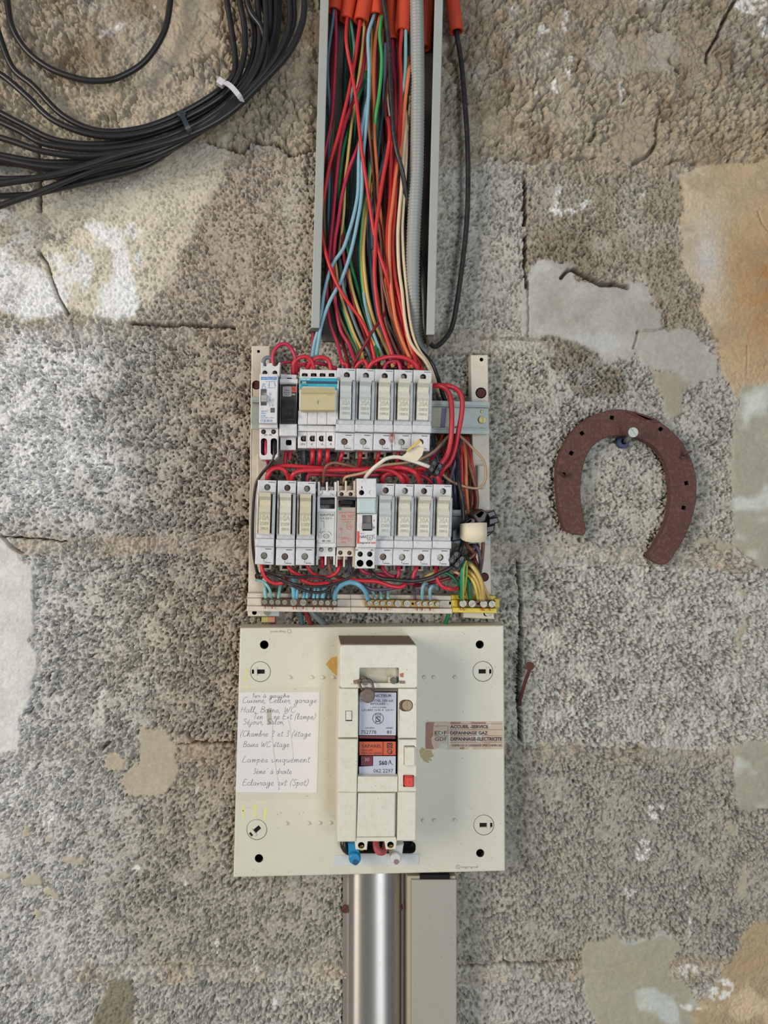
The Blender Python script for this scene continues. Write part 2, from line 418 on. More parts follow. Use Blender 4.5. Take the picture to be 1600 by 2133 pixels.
p_blob = patch([(290,1525),(350,1515),(370,1560),(372,1620),(350,1650),(280,1645),(255,1610),(290,1590)])
p_blob2 = patch([(215,1580),(262,1575),(262,1600),(225,1605)])
p_dk2 = patch([(235,2045),(275,2040),(285,2260),(185,2260),(190,2120)])
p_l1 = patch([(-150,430),(90,440),(105,500),(80,530),(98,580),(140,655),(110,665),(-150,672)])
p_l2 = patch([(80,520),(200,455),(300,470),(300,560),(270,660),(140,655),(95,580)],4)
p_l3 = patch([(0,395),(120,390),(300,330),(490,290),(440,400),(380,520),(310,660),(250,560),(150,480),(60,470)],12)
p_top = patch([(330,-150),(450,-150),(460,90),(380,140),(330,120)],4)
p_rs = patch([(1270,70),(1400,60),(1420,130),(1300,170),(1270,130)],5)
p_rs2 = patch([(1265,240),(1330,232),(1375,260),(1365,310),(1320,340),(1270,330)],3)
small_s = np.zeros(X.shape, np.float32)
rsx = np.random.RandomState(3)
for (cx, cy, a, b) in [(18,1828,18,8),(75,1832,14,12),(100,1868,16,12),(160,1790,22,9),(60,1745,10,12),(110,1740,12,8),(70,1910,10,8),(1548,1840,8,40),(1532,1730,8,14),(1500,1560,8,14),(1540,1230,6,22),(1546,1320,7,30),(1496,1130,50,6)]:
    small_s = np.maximum(small_s, blur((((XW-cx)/a)**2+((YW-cy)/b)**2 < 1).astype(np.float32), 2))
smooth = np.clip(np.maximum.reduce([p_big, p_big2, p_tail, p_tan*0.9, p_grn, p_rg2, p_bl, p_tan2*0.85, p_le*0.95, p_blob, p_blob2, p_dk2*0.8, small_s, p_l1*0.35, p_l2*0.5, p_l3*0.45, p_top*0.7, p_rs*0.6, p_rs2*0.7]), 0, 1)
coarse = ((row == 3) & (X > 1081)).astype(np.float32)*0.8 + (row == 5)*0.6
# heights (metres towards the room)
f1, f2, idg = worley(X + (vnoise(X,Y,14,61)-.5)*9, Y + (vnoise(X,Y,14,62)-.5)*9, 6.4, 1)
f1b, f2b, idb = worley(X + (vnoise(X,Y,20,63)-.5)*12, Y + (vnoise(X,Y,20,64)-.5)*12, 9.6, 2)
def grains(f1, f2, gap, dome): return -gap*(1-sst(0.02, 0.34, f2-f1)) + dome*(1-np.clip(f1,0,1)**2)
openness = sst(0.30, 0.62, fbm(X, Y, 34, 3, 71))
hA = grains(f1, f2, 1.0, 0.35)*0.0026*(0.35+0.8*openness)
hB = grains(f1b, f2b, 1.1, 0.4)*0.0036*(0.5+0.7*openness)
cavn = 0.58*vnoise(X, Y, 4.3, 111) + 0.42*vnoise(X, Y, 3.0, 112)
cav = 1-sst(0.27, 0.40, cavn + 0.10*(0.5-openness))
rough_k = np.where(row == 1, 0.62, np.where(row == 4, 0.78, 1.0))
h_block = (hA*(1-coarse) + hB*coarse)*rough_k
pf1, _, pid = worley(X, Y, 12.5, 9)
h_block -= 0.0078*cav*rough_k
h_block -= 0.004*(1-sst(0.10, 0.30, pf1))*(pid < 0.15)
h_block += (fbm(X, Y, 120, 3, 31)-0.5)*0.002
lf1, lf2, lid = worley(X + (fbm(X,Y,40,3,65)-.5)*46, Y + (fbm(X,Y,40,3,66)-.5)*46, 30, 4)
mf1, mf2, mid_ = worley(X + (vnoise(X,Y,10,67)-.5)*9, Y + (vnoise(X,Y,10,68)-.5)*9, 10, 14)
sf1, sf2, sid = worley(X + (fbm(X,Y,22,2,165)-.5)*22, Y + (fbm(X,Y,22,2,166)-.5)*22, 17, 24)
crisp = sst(0.38, 0.55, fbm(X, Y, 130, 3, 167))
hole_n = 1-sst(0.25, 0.42, fbm(X,Y,55,4,77))
h_lump = -0.0055*(1-sst(0.02, 0.16, lf2-lf1))*crisp + 0.0040*(1-np.clip(lf1,0,1)**2)*(0.4+lid) + grains(sf1, sf2, 1.1, 0.9)*0.0030*crisp + grains(mf1, mf2, 1.0, 0.5)*0.0014 + (fbm(X, Y, 90, 4, 33)-0.5)*0.010 - hole_n*0.004 - 0.003*cav*sst(.35,.6,vnoise(X,Y,50,114))
h_mort = grains(sf1, sf2, 1.2, 0.9)*0.0030*crisp - 0.0035*cav*sst(.3,.6,vnoise(X,Y,30,113)) + grains(mf1, mf2, 0.8, 0.6)*0.0022 + (fbm(X, Y, 45, 4, 35)-0.5)*0.006 + grains(lf1, lf2, 0.5, 0.6)*0.0026
h_sm = (fbm(X, Y, 70, 4, 37)-0.5)*0.0042 + (fbm(X, Y, 7, 3, 38)-0.5)*0.0007 + 0.0008
Z = h_block
Z = Z*(1-lumpy) + h_lump*lumpy
mk = np.clip(mort*(0.55+0.6*vnoise(X,Y,140,46)), 0, 1); Z = Z*(1-mk) + h_mort*mk
# open joints
openv = np.zeros(X.shape, np.float32)
ragg = (fbm(X, Y, 22, 3, 51)-0.5)*7
def groove(dist, wdt, dep, msk): return -dep*(1-sst(wdt*0.8, wdt+0.9, np.abs(dist)))*msk
lx = XS + ragg*0.4
gv = groove(lx-1097, 4.0, 0.022, ((Y > 352) & (Y < 470) | (Y > 488) & (Y < 600)).astype(np.float32)*sst(0.25,0.4,vnoise(X,Y,40,52)))
gv += groove(lx-1098, 1.6, 0.004, ((Y > 600) & (Y < 700)).astype(np.float32))
gv += groove(XS-1081, 3.4, 0.026, ((Y > 1168) & (Y < 1545)).astype(np.float32))
gv += groove(XS-78, 4.0, 0.014, ((Y > 285) & (Y < 440)).astype(np.float32))
for k, (x0, x1, wd) in enumerate([(430,650,3.0),(270,490,3.6),(0,140,1.0),(370,500,1.3),(955,1215,2.0)]):
    gv += groove(YS-jl[k]+ragg*0.5, wd, 0.010, ((X > x0) & (X < x1)).astype(np.float32))
gv += groove(YS-jl[4]+ragg, 1.6, 0.005, ((X > 200) & (X < 500)).astype(np.float32))
gv += groove(YS-jl[1]+ragg*0.5-4, 2.0, 0.005, ((X > 1000) & (X < 1140)).astype(np.float32))
gv += groove(YS-jl[0]+ragg, 3.0, 0.006, ((X > 1030) & (X < 1480)).astype(np.float32)*sst(.4,.6,vnoise(X,Y,30,53)))
sm2 = smooth
Z = Z*(1-sm2) + h_sm*sm2
# torn rim along the big patch, cracks in the damp zone
def crack(pts, wdt, dep):
    g = np.zeros(X.shape, np.float32)
    for (x0,y0),(x1,y1) in zip(pts, pts[1:]):
        L2 = (x1-x0)**2+(y1-y0)**2; t = np.clip(((X-x0)*(x1-x0)+(Y-y0)*(y1-y0))/L2, 0, 1)
        d = np.hypot(X-x0-t*(x1-x0)+ragg*0.7, Y-y0-t*(y1-y0)+ragg*0.5); g = np.maximum(g, 1-sst(wdt*0.5, wdt+1.5, d))
    return -dep*g
gv += crack([(1170,578),(1186,562),(1204,564)], 3.0, 0.010) + crack([(1198,562),(1206,566),(1232,580),(1254,592),(1285,590),(1310,597)], 5.6, 0.014)
gv += crack([(1330,690),(1325,712),(1322,725)], 2.0, 0.004) + crack([(1328,690),(1375,686),(1393,678),(1392,650)], 1.4, 0.004)
gv += crack([(1380,60),(1330,25)], 5, 0.010) + crack([(1530,0),(1500,60),(1475,110),(1470,130)], 3.2, 0.009)
gv += crack([(1320,340),(1350,325),(1368,295),(1370,250)], 3.5, 0.007) + crack([(1232,290),(1240,275)], 4, 0.007) + crack([(1395,125),(1405,140),(1412,150)], 3.5, 0.007)
gv += crack([(80,525),(95,545),(105,580),(118,615),(142,655)], 2.8, 0.008) + crack([(0,1115),(20,1138),(45,1152)], 3.0, 0.007)
gv += crack([(1580,440),(1590,465),(1602,480)], 1.0, 0.003) + crack([(1558,720),(1556,780)], 0.8, 0.002)
gv += crack([(370,1530),(385,1525),(400,1545),(430,1550)], 3.0, 0.006) + crack([(215,1560),(228,1548)], 5, 0.007)
gv += crack([(390,1130),(500,1090)], 1.0, 0.003) + crack([(498,1096),(510,1086)], 5, 0.008)
_u = (X > 652)*(X < 906)*(Y < 712); Z = np.where(_u, np.minimum(Z, 0.0012), Z)
Z = Z + gv*(1-0.85*np.clip(p_big*0+small_s,0,1))
Z -= 0.0015*sst(0,1,blur((row==3).astype(np.float32)*(X<1081)*(X>1040),6))
# ---- colour (mineral colour, lime wash, stains; shade painted only into joints and cracks)
def C(r, g, b): return np.array([lin(r), lin(g), lin(b)], np.float32)
def mixc(A, col, k): return A*(1-k[...,None]) + col*k[...,None]
n1 = fbm(X, Y, 260, 4, 21); n2 = fbm(X, Y, 60, 4, 22); n3 = vnoise(X, Y, 5, 23)
for _n in ('p_big','p_big2','p_tail','p_tan','p_grn','p_rg2','p_bl','p_tan2','p_le','p_blob','p_l3'): globals()[_n+'0'] = globals()[_n]; globals()[_n] = blur(globals()[_n], 4)
CC = np.broadcast_to(C(200,194,179), X.shape+(3,)).copy()
CC = mixc(CC, C(190,187,178), sst(0.35,0.65,n1))
CC = mixc(CC, C(176,170,156), (row == 4).astype(np.float32)*sst(120,330,X+(n2-.5)*150)*0.8)
CC = mixc(CC, C(206,203,192), ((row == 3) & (X > 1000)).astype(np.float32)*0.8)
CC = mixc(CC, C(170,157,137), lumpy*(0.6+0.4*sst(0.35,0.65,n2)))
CC = mixc(CC, C(190,178,157), lumpy*sst(130,230,Y)*(1-sst(940,1000,X)*0)*0.7)
CC = mixc(CC, C(170,158,138), ((row == 1)*(X > 1097)).astype(np.float32)*(0.45+0.5*sst(.3,.6,n2)))
CC = mixc(CC, C(186,176,156), lumpy*sst(0.5,0.7,fbm(X,Y,110,3,24))*sst(150,250,Y))
CC = mixc(CC, C(186,170,148), mk*(1-lumpy)*sst(0.3,0.65,fbm(X,Y,120,3,47))*0.45)
# brown tone around the left of the rack
CC = mixc(CC, C(176,160,142), sst(230,450,X+(n2-.5)*120)*(1-sst(520,760,X+(n2-.5)*120))*sst(280,330,Y)*(1-sst(1500,1900,Y))*0.7)
# lime-washed area on the left
ww = (1-sst(120,300,X+(n2-0.5)*220))*sst(640,740,Y+(n2-.5)*120)*(1-sst(1020,1130,Y))
CC = mixc(CC, C(240,240,240), ww*0.85)
ww2 = (1-sst(60,330,X+(n2-0.5)*200))*sst(1120,1200,Y); CC = mixc(CC, C(216,216,216), ww2*0.55)
CC = mixc(CC, C(226,218,198), np.clip(p_l3*0.7+p_l2*0.75,0,1)); CC = mixc(CC, C(240,240,238), p_l2*sst(0.5,0.6,n2)); CC = mixc(CC, C(232,232,230), p_l1*sst(0.35,0.6,fbm(X,Y,80,3,25))); CC = mixc(CC, C(182,174,158), p_l1*(1-sst(0.35,0.6,fbm(X,Y,80,3,25)))*0.8)
CC = mixc(CC, C(250,250,252), blur(inpoly(XW,YW,[(180,470),(225,460),(280,540),(285,640),(250,670),(230,560)]),5)*0.8)
CC = mixc(CC, C(252,252,254), blur(inpoly(XW,YW,[(-150,540),(90,560),(140,655),(40,660),(-150,640)]),4)*0.7)
CC = mixc(CC, C(190,186,178), p_big*0.95); CC = mixc(CC, C(184,180,170), p_big2*0.95)
CC = mixc(CC, C(146,136,118), p_dark*0.8*sst(0.3,0.5,n2+0.1)); CC = mixc(CC, C(144,132,112), blur(p_damp,8)*0.6)
CC = mixc(CC, C(172,164,146), p_tail)
CC = mixc(CC, C(202,180,146), p_tan); CC = mixc(CC, C(182,132,78), p_tan*np.exp(-((X-1600)/95.0)**2-((Y-610)/130.0)**2)*(0.5+0.7*n2)); CC = mixc(CC, C(212,196,172), p_tan*(1-sst(1440,1530,X+(n2-.5)*90))*0.7); CC = mixc(CC, C(178,160,132), p_tan*sst(0.5,0.7,fbm(X+Y*0.6,Y-X*0.4,50,4,131))*0.55); CC = mixc(CC, C(214,210,204), p_tan*np.exp(-((X-1475)/30.0)**2-((Y-540)/70.0)**2)*0.8)
CC = mixc(CC, C(192,172,140), lumpy*sst(1380,1520,X)*sst(200,300,Y)*0.6)
sm_t = fbm(X, Y, 55, 5, 132); CC = mixc(CC, C(168,160,146), p_big*sst(0.5,0.7,sm_t)*0.5); CC = mixc(CC, C(206,206,202), p_big*(1-sst(0.35,0.5,sm_t))*0.6)
CC = mixc(CC, C(176,172,154), np.clip(p_grn+p_rg2,0,1)*0.95); CC = mixc(CC, C(214,216,206), np.clip(p_grn+p_rg2,0,1)*sst(0.5,0.66,fbm(X,Y,70,3,26)))
CC = mixc(CC, C(178,172,152), p_bl*0.95); CC = mixc(CC, C(204,208,200), p_bl*sst(0.52,0.62,fbm(X,Y,80,3,27)))
CC = mixc(CC, C(184,162,128), p_tan2*0.9); CC = mixc(CC, C(216,194,160), p_tan2*sst(0.5,0.65,fbm(X,Y,60,3,28)))
CC = mixc(CC, C(222,221,218), p_le*(0.6+0.4*sst(.4,.6,n2))*(1-0.5*sst(20,70,X))); CC = mixc(CC, C(184,174,154), np.clip(p_blob+p_blob2+small_s*0.9,0,1)); CC = mixc(CC, C(142,136,118), p_dk2)
CC = mixc(CC, C(188,174,152), p_top*0.7); CC = mixc(CC, C(172,158,138), p_rs2*0.7)
# dark volcanic aggregate specks
dk = sst(0.60, 0.68, 0.6*vnoise(X, Y, 3.9, 121) + 0.4*vnoise(X, Y, 3.0, 122))*(0.35+0.65*sst(.3,.6,vnoise(X,Y,50,123)))
CC = mixc(CC, C(84,80,76), dk*(1-smooth*0.93)*(1-lumpy*0.55)*0.55)
# white paint splashes
wsp = np.zeros(X.shape, np.float32)
for (cx, cy, a, b, an) in [(235,60,26,9,-30),(220,75,16,10,0),(175,25,20,7,-20),(320,20,8,8,0),(1175,40,8,24,8),(1132,72,12,14,0),(1148,118,10,22,-20),(1186,140,9,28,0),(1075,16,16,8,-15),(1160,180,12,14,0),(1294,200,6,22,-6),(1158,410,5,28,0),(1152,440,12,12,0),(1185,440,30,9,-24),(1215,425,20,9,-28),(1336,405,4,12,0),(390,237,2,2,0),(262,388,3,3,0),(1560,14,30,20,0),(1590,60,14,20,0),(1100,3,9,7,0),(1345,4,30,5,0),(1120,190,10,8,0),
    (210,1445,7,10,20),(448,1975,5,26,-6),(536,2005,6,22,-15),(570,2085,6,20,0),(412,1655,4,12,20),(316,1755,3,14,6),(382,1840,3,14,-10),(283,1808,8,6,0),(1370,1690,14,22,30),(1340,1770,18,18,30),(1310,1860,14,14,0),(1440,2100,20,6,10),(1434,1900,3,60,0),(1505,2065,30,22,-20),(1440,2020,20,14,0),(100,1700,20,26,0),(20,1650,30,30,0)]:
    q = np.radians(an); c, s_ = np.cos(q), np.sin(q); dx = XW*0.5+X*0.5-cx; dy = YW*0.5+Y*0.5-cy
    wsp = np.maximum(wsp, ((( dx*c+dy*s_)/a)**2 + ((-dx*s_+dy*c)/b)**2 < 1)*sst(0.42,0.5,fbm(X,Y,9,3,29)))
CC = mixc(CC, C(240,238,234), blur(wsp,1)*0.9)
# mortar brown in open joints and cracks, painting in their shade
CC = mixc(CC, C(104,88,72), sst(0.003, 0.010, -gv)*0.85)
# aggregate: every grain its own mineral tone, plus grime and brown stains
idv = np.where(coarse > 0.3, idb, idg); tone = 0.80 + 0.34*idv
fl = np.clip(smooth, 0, 1)
CC *= (tone*(1-fl*0.85) + fl*0.85*(0.92+0.14*fbm(X,Y,40,4,30)))[...,None]
CC = mixc(CC, C(120,98,76), sst(0.56,0.74,fbm(X,Y,75,4,41))*lumpy*0.45)
CC = mixc(CC, C(190,150,110), mk*(1-lumpy)*sst(0.56,0.7,fbm(X,Y,60,3,42))*0.16*(Y > 900))
CC *= (0.93 + 0.14*n3)[...,None]
CC = np.clip(CC, 0.01, 0.95)
# world positions
a = (X-800)/FX; b = (1066.5-Y)/FX; dxx = _s+_c*a; dyy = _c-_s*a; tt = DW/dyy
WX = dxx*tt; WZ = CZ + b*tt; WY = -(Z - 0.0015)
def wall_mat():
    m = bpy.data.materials.new('weathered_concrete'); m.use_nodes = True; nt = m.node_tree; N = nt.nodes; L = nt.links; bs = N['Principled BSDF']
    bs.inputs['Roughness'].default_value = 0.95; bs.inputs['Specular IOR Level'].default_value = 0.15
    at = N.new('ShaderNodeAttribute'); at.attribute_name = 'mineral'
    tc = N.new('ShaderNodeTexCoord')
    n = N.new('ShaderNodeTexNoise'); n.inputs['Scale'].default_value = 1400; n.inputs['Detail'].default_value = 3; L.new(tc.outputs['Object'], n.inputs['Vector'])
    r = N.new('ShaderNodeMapRange'); r.inputs[1].default_value = 0.25; r.inputs[2].default_value = 0.75; r.inputs[3].default_value = 0.86; r.inputs[4].default_value = 1.12; L.new(n.outputs['Fac'], r.inputs[0])
    mx = N.new('ShaderNodeVectorMath'); mx.operation = 'SCALE'; L.new(at.outputs['Color'], mx.inputs[0]); L.new(r.outputs[0], mx.inputs['Scale']); L.new(mx.outputs[0], bs.inputs['Base Color'])
    bp = N.new('ShaderNodeBump'); bp.inputs['Strength'].default_value = 0.5; bp.inputs['Distance'].default_value = 0.0007
    L.new(n.outputs['Fac'], bp.inputs['Height']); L.new(bp.outputs[0], bs.inputs['Normal'])
    return m
M_WALL = wall_mat()
wall = empty('wall_back', (0, 0, 0), 'weathered grey concrete block wall with rough mortar and old render patches', kind='structure')
ny, nx = X.shape
vid = np.arange(ny*nx).reshape(ny, nx)
q = np.stack([vid[1:,:-1], vid[1:,1:], vid[:-1,1:], vid[:-1,:-1]], -1).reshape(-1, 4)
# region of each quad: mortar / render patches / blocks
reg = (row*10 + blk)
reg = np.where((mort > 0.5) & (row > 0), 100+row, reg)
for k, pm in enumerate([p_big0, p_big20, p_tan0, p_grn0, p_rg20, p_bl0, p_tan20, p_le0, p_blob0]): reg = np.where(pm > 0.5, 200+k, reg)
rq = reg[:-1,:-1].reshape(-1)
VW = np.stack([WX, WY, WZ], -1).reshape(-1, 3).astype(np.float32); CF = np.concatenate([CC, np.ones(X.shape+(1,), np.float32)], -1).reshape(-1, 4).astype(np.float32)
for code in np.unique(rq):
    qq = q[rq == code]
    if len(qq) < 40: continue
    u, inv = np.unique(qq, return_inverse=True)
    nm = 'concrete_block' if code < 100 else ('mortar_joint' if code < 200 else 'render_patch')
    me = bpy.data.meshes.new(nm); me.vertices.add(len(u)); me.vertices.foreach_set('co', VW[u].ravel())
    me.loops.add(len(qq)*4); me.loops.foreach_set('vertex_index', inv.ravel().astype(np.int32))
    me.polygons.add(len(qq)); me.polygons.foreach_set('loop_start', np.arange(len(qq), dtype=np.int32)*4)
    me.polygons.foreach_set('use_smooth', np.ones(len(qq), bool))
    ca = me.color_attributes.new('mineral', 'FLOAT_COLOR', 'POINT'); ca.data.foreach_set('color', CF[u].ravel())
    me.materials.append(M_WALL); me.update(); me.validate()
    o = bpy.data.objects.new(nm, me); COL.objects.link(o); o.parent = wall
# the wall goes on around the part with modelled relief
mb = MB()
M_WALL2 = mat('concrete_beyond', (186,176,162), 0.95, spec=0.15, dirt=0.5, dirt_col=(130,116,100), scale=60, bump=1.0, bscale=260, var=0.1)
cn = [VW[vid[-1,0]], VW[vid[-1,-1]], VW[vid[0,-1]], VW[vid[0,0]]]     # bottom-left, bottom-right, top-right, top-left
far = [(-3,0,0),(3,0,0),(3,0,3.0),(-3,0,3.0)]
mb.v = [(float(c_[0]), 0.0, float(c_[2])) for c_ in cn] + far
for i in range(4): mb.face((i, i+4, (i+1)%4+4, (i+1)%4))
mb.build('wall_beyond', M_WALL2, parent=wall)
mb = MB(); mb.v += [(-3,-4,0),(3,-4,0),(3,0,0),(-3,0,0)]; mb.face((0,1,2,3))
mb.build('floor', mat('grey_concrete_floor', (160,154,146), 0.9, dirt=0.4, scale=20), label='grey concrete floor below the block wall', kind='structure')
# ================================================================= rack of two rails
rack = empty('rack_frame', P(772, 1290, 0), 'ivory plastic rack frame with two metal mounting rails behind the fuse holders', 'mounting rack')
def put(mb, name, m, parent, label=None, **k): return mb.build(name, m, parent, label=label, **k)
for pts, holes, nm in (
    ([(524,720),(562,720),(556,1236),(576,1262),(578,1284),(516,1284),(517,1240)], [(circ(538.5,732,3.2,14),3,1),(circ(534,802,9.5,18),8,1),(circ(540,1200,9,18),8,1),(circ(530,1276,5,14),4,1)], 'left'),
    ([(981,739),(1017,739),(1024,1240),(1031,1290),(965,1287),(965,1262),(988,1240)], [(circ(1003,749,4,14),3,1),(circ(1002,818.5,11.5,20),6,1),(circ(1009,1202,9.5,18),8,1),(circ(1013,1278,6,14),4,1)], 'right')):
    put(MB(PF(14)).pr(pts, 0, 14, 1.0, holes=holes), 'upright', [M_POST, M_HOLE], rack)
put(MB(PF(17)).box(535,945,557,1000,13,19,1,2).box(540,1020,552,1200,13,16,1), 'rib', M_POST, rack)
put(MB(PF(19)).box(994,969,1011,1018,13,20,1,2), 'rib', M_POST, rack)
for (x, y, r, mm) in ((534,802,8.4,M_RUSTB),(1002,818.5,9.5,M_RUSTB),(1009,1202,8.4,M_RUSTB),(540,1200,8,M_RUSTB)):
    put(MB(PF(12)).screw(x, y, r, 12.5, 20, m=0), 'fixing_screw', mm, rack)
put(MB(PF(16)).screw(557,1276,6.5,16,70), 'fixing_screw', M_SCREW, rack); put(MB(PF(16)).screw(1016,1277,6.5,16,20), 'fixing_screw', M_SCREW, rack)
put(MB(PF(15)).box(556,1270,582,1284,8,15,0.6), 'foot_bracket', M_RAIL, rack)
put(MB(PF(6)).box(545,1284,560,1296,0,8,0.5), 'packing_piece', mat('yellow_green_plastic', (176,170,96), 0.5), rack)
put(MB(PF(6)).box(560,1284,573,1296,0,8,0.5), 'packing_piece', mat('salmon_plastic', (198,132,104), 0.5), rack)
def rail(x0, x1, yt, yb, sl):
    """top-hat rail, sl = drop from left to right"""
    H = yb-yt
    def strip(a, b, d0, d1, bev=0.3):
        pts = [(x0, yt+a*H), (x1, yt+a*H+sl), (x1, yt+b*H+sl), (x0, yt+b*H)]
        mb.pr(pts, d0, d1, bev)
    mb = MB(PF(22)); strip(0, .13, 20.5, 22.5); strip(.13, .17, 14.2, 22.0, 0.1); strip(.15, .85, 14, 15.6, .2); strip(.83, .87, 14.2, 22.0, 0.1); strip(.87, 1, 20.5, 22.5)
    return put(mb, 'mounting_rail', M_RAIL, rack)
rl = rail(524, 1020, 826, 894, 11)
put(MB(PF(17)).screw(1004.5,874.5,7.6,18.5,95).cyl(1004,857,3,15.4,16.4,.3,12).cyl(1004,893,3,15.4,16.4,.3,12), 'rail_screw', M_SCREWY, rack)
rail(530, 1022, 1050, 1120, 14)
put(MB(PF(16)).pr([(920,850),(931,850),(927,895),(917,895)], 15.4, 15.9), 'purple_mark', plain('purple_marker', (138,126,170)), rack, 'purple marker stripe on the metal rail')
put(MB(PF(16)).pr([(902,850),(946,852),(946,897),(902,895)], 15.2, 15.75), 'cream_strip', mat('cream_strip', (206,204,178), .5), rack)
# ================================================================= cartridge fuse holders (one prototype, then copies)
KF = KK(760, 1066, 60)
def fuse_proto():
    root = empty('fuse_holder', (0, 0, 0))
    fr = LF(KF)
    b = MB(fr)
    b.pr(rect(-19, 2, 19, 174), 22, 44, 0.6)
    b.pr(rect(-19.6, 147, 19.6, 176, 0), 42, 60, 0.7, holes=[(circ(1, 161, 6.6, 18), 52, None)])
    b.pr(rect(-19.8, 0, 19.8, 37.5, 0), 40, 60, 0.9, holes=[(circ(-1, 18.5, 7.2, 18), 52, None)])
    b.pr(rect(-19.8, 38.3, 19.8, 54.5), 42, 66, 0.8)
    b.pr(rect(-19, 54.5, 19.4, 66), 42, 62, 0.4)
    b.pr(rect(-19.4, 64, -15.2, 147.5), 42, 64.5, 0.8); b.pr(rect(13.0, 64, 19.8, 147.5), 42, 64.5, 0.8)
    b.build('fuse_body', [M_BODY, M_HOLE], root)
    MB(fr).pr(rect(-15.5, 62, 13.5, 147), 43, 50).build('fuse_well', M_GREYP, root)
    MB(fr).prof([(64,46),(64,71),(74,72),(104,72),(110,74.2),(117,72.5),(126,69.5),(134,71),(141,76.5),(149,78),(150.5,75),(150.5,62),(143,60),(143,46)], -13.2, 10.2).build('fuse_carrier', M_CREAM, root)
    MB(fr).screw(1, 161, 6.0, 55, 25, m=0).build('terminal_screw', M_SCREW, root)
    MB(fr).screw(-1, 18.5, 6.8, 56.5, 32, m=0).build('terminal_screw', M_SCREWY, root)
    MB(fr).line([(3,172),(17,172)], 1.1, 60).line([(3,150),(17,150)], 0.9, 60).line([(1,32.5),(14,32.5)], 1.4, 60).line([(1,4.5),(13,4.5)], 1.2, 60).line([(-1,11),(-1,5)],.8,60).build('printed_marks', M_TXT, root)
    MB(fr).pr(rect(-13,-15,13,4), 24, 38, 0.8, holes=[(rect(-8,-11,8,-4), 32, None)]).build('clip_foot', mat('clip_foot_plastic', (186,178,158), .5, dirt=.5, dirt_col=(110,95,78)), root)
    return root
PROTO_TXT = {}
def fuse_text(kind, fr, mt):
    mb = MB(fr)
    for i, (t, cy, w, h) in enumerate(kind): put_text(mb, t, -1.5, cy, w, h, 72.1, th=0.35, bold=0.004)
    return mb
proto = fuse_proto()
protos_children = list(proto.children)
fuse_specs = [
 # top-centre, bottom-centre, carrier material, text, label
 ((722,767),(718,938), M_BCREAM, '20A', 'cartridge fuse holder on the upper rail, right beside the beige-toggle switch', 1),
 ((762,768),(757,938), M_BCREAM, '20A', 'second fuse holder from the beige-toggle switch on the upper rail', 1),
 ((801,769),(797,938.5), M_CREAM, '20A', 'middle fuse holder of the five on the upper rail', 1),
 ((841,770),(837,939), M_CREAM, '20A', 'fourth upper fuse holder, stray copper strand at its left foot', 1),
 ((881,771),(876,939), M_CREAM, '20A', 'last fuse holder at the right of the upper row, beneath the cream tape tag', 1),
 ((556.5,1000),(550.5,1176), M_YCREAM, '10A', 'first fuse holder at the left end of the lower row, yellowed 10A carrier', 2),
 ((598,1001),(594,1178), M_CREAM, '10A', 'second 10A fuse holder from the left end of the lower row', 2),
 ((639,1003),(635.5,1177.5), M_YCREAM, '10A', 'third 10A fuse holder, left of the white impulse relay', 2),
 ((803,1007),(798.5,1178), M_BCREAM, '32A', 'fuse holder with bluish carrier, right beside the narrow white relay with red mark', 2),
 ((843,1008),(838,1178.5), M_CREAM, '20A', 'lower row fuse holder second to the right of the red-marked relay', 2),
 ((883,1008.5),(877.5,1179), M_CREAM, '20A', 'lower row fuse holder just before the last one on the right', 2),
 ((922.5,1009),(917.5,1179), M_CREAM, '20A', 'last fuse holder at the right end of the lower row, beside the black connectors', 2)]
screwcols = [M_SCREW, M_SCREWY, M_SCREWB, M_SCREW]
for i, (tp, bt, cm, kind, lab, rown) in enumerate(fuse_specs):
    root = proto if i == 0 else proto.copy()
    if i: COL.objects.link(root)
    A = P(bt[0], bt[1], 60); B = P(tp[0], tp[1], 60)
    root.location = (A.x, 0, A.z); L_ = (B-A).length
    root.rotation_euler = (0, math.atan2(B.x-A.x, B.z-A.z), 0)
    kx = KK(bt[0], bt[1], 60)/KF*(0.985)
    root.scale = (kx, 1, L_/(176*KF))
    tag(root, lab, 'fuse holder', 'fuse holders on the upper rail' if rown == 1 else 'fuse holders on the lower rail')
    for ch in protos_children:
        c = ch if i == 0 else ch.copy()
        if i: COL.objects.link(c); c.parent = root
        if ch.name.startswith('fuse_carrier'):
            if i: c.data = ch.data.copy()
            c.data.materials[0] = cm
        if ch.name.startswith('terminal_screw'):
            if i: c.data = ch.data.copy()
            c.data.materials[0] = screwcols[(i*2+len(ch.name)) % 4]
    if kind not in PROTO_TXT:
        rows = {'20A': [('20A',98,20,11),('380V',86,19,7.5),('100KA',76,18,5.5)], '10A': [('10A',98,20,11),('250V',86,19,7.5),('20KA',76,17,5.5)], '32A': [('32A',98,20,11),('250V',86,19,7.5),('20KA',76,17,5.5)]}[kind]
        mb = MB(LF(KF))
        for t, cy, w_, h_ in rows: put_text(mb, t, -1.5, cy, w_, h_, 72.0, th=0.4)
        me_o = mb.build('embossed_rating', mat('embossed_cream', (190,184,160), 0.4), origin=(0,0,0)); PROTO_TXT[kind] = me_o.data; bpy.data.objects.remove(me_o)
    t = bpy.data.objects.new('embossed_rating', PROTO_TXT[kind]); COL.objects.link(t); t.parent = root
# ================================================================= other rail modules
def dev(name, px, py, label, cat, group=None): return empty(name, P(px, py, 22), label, cat, group)
F60, F66, F72 = PF(60), PF(66), PF(72)
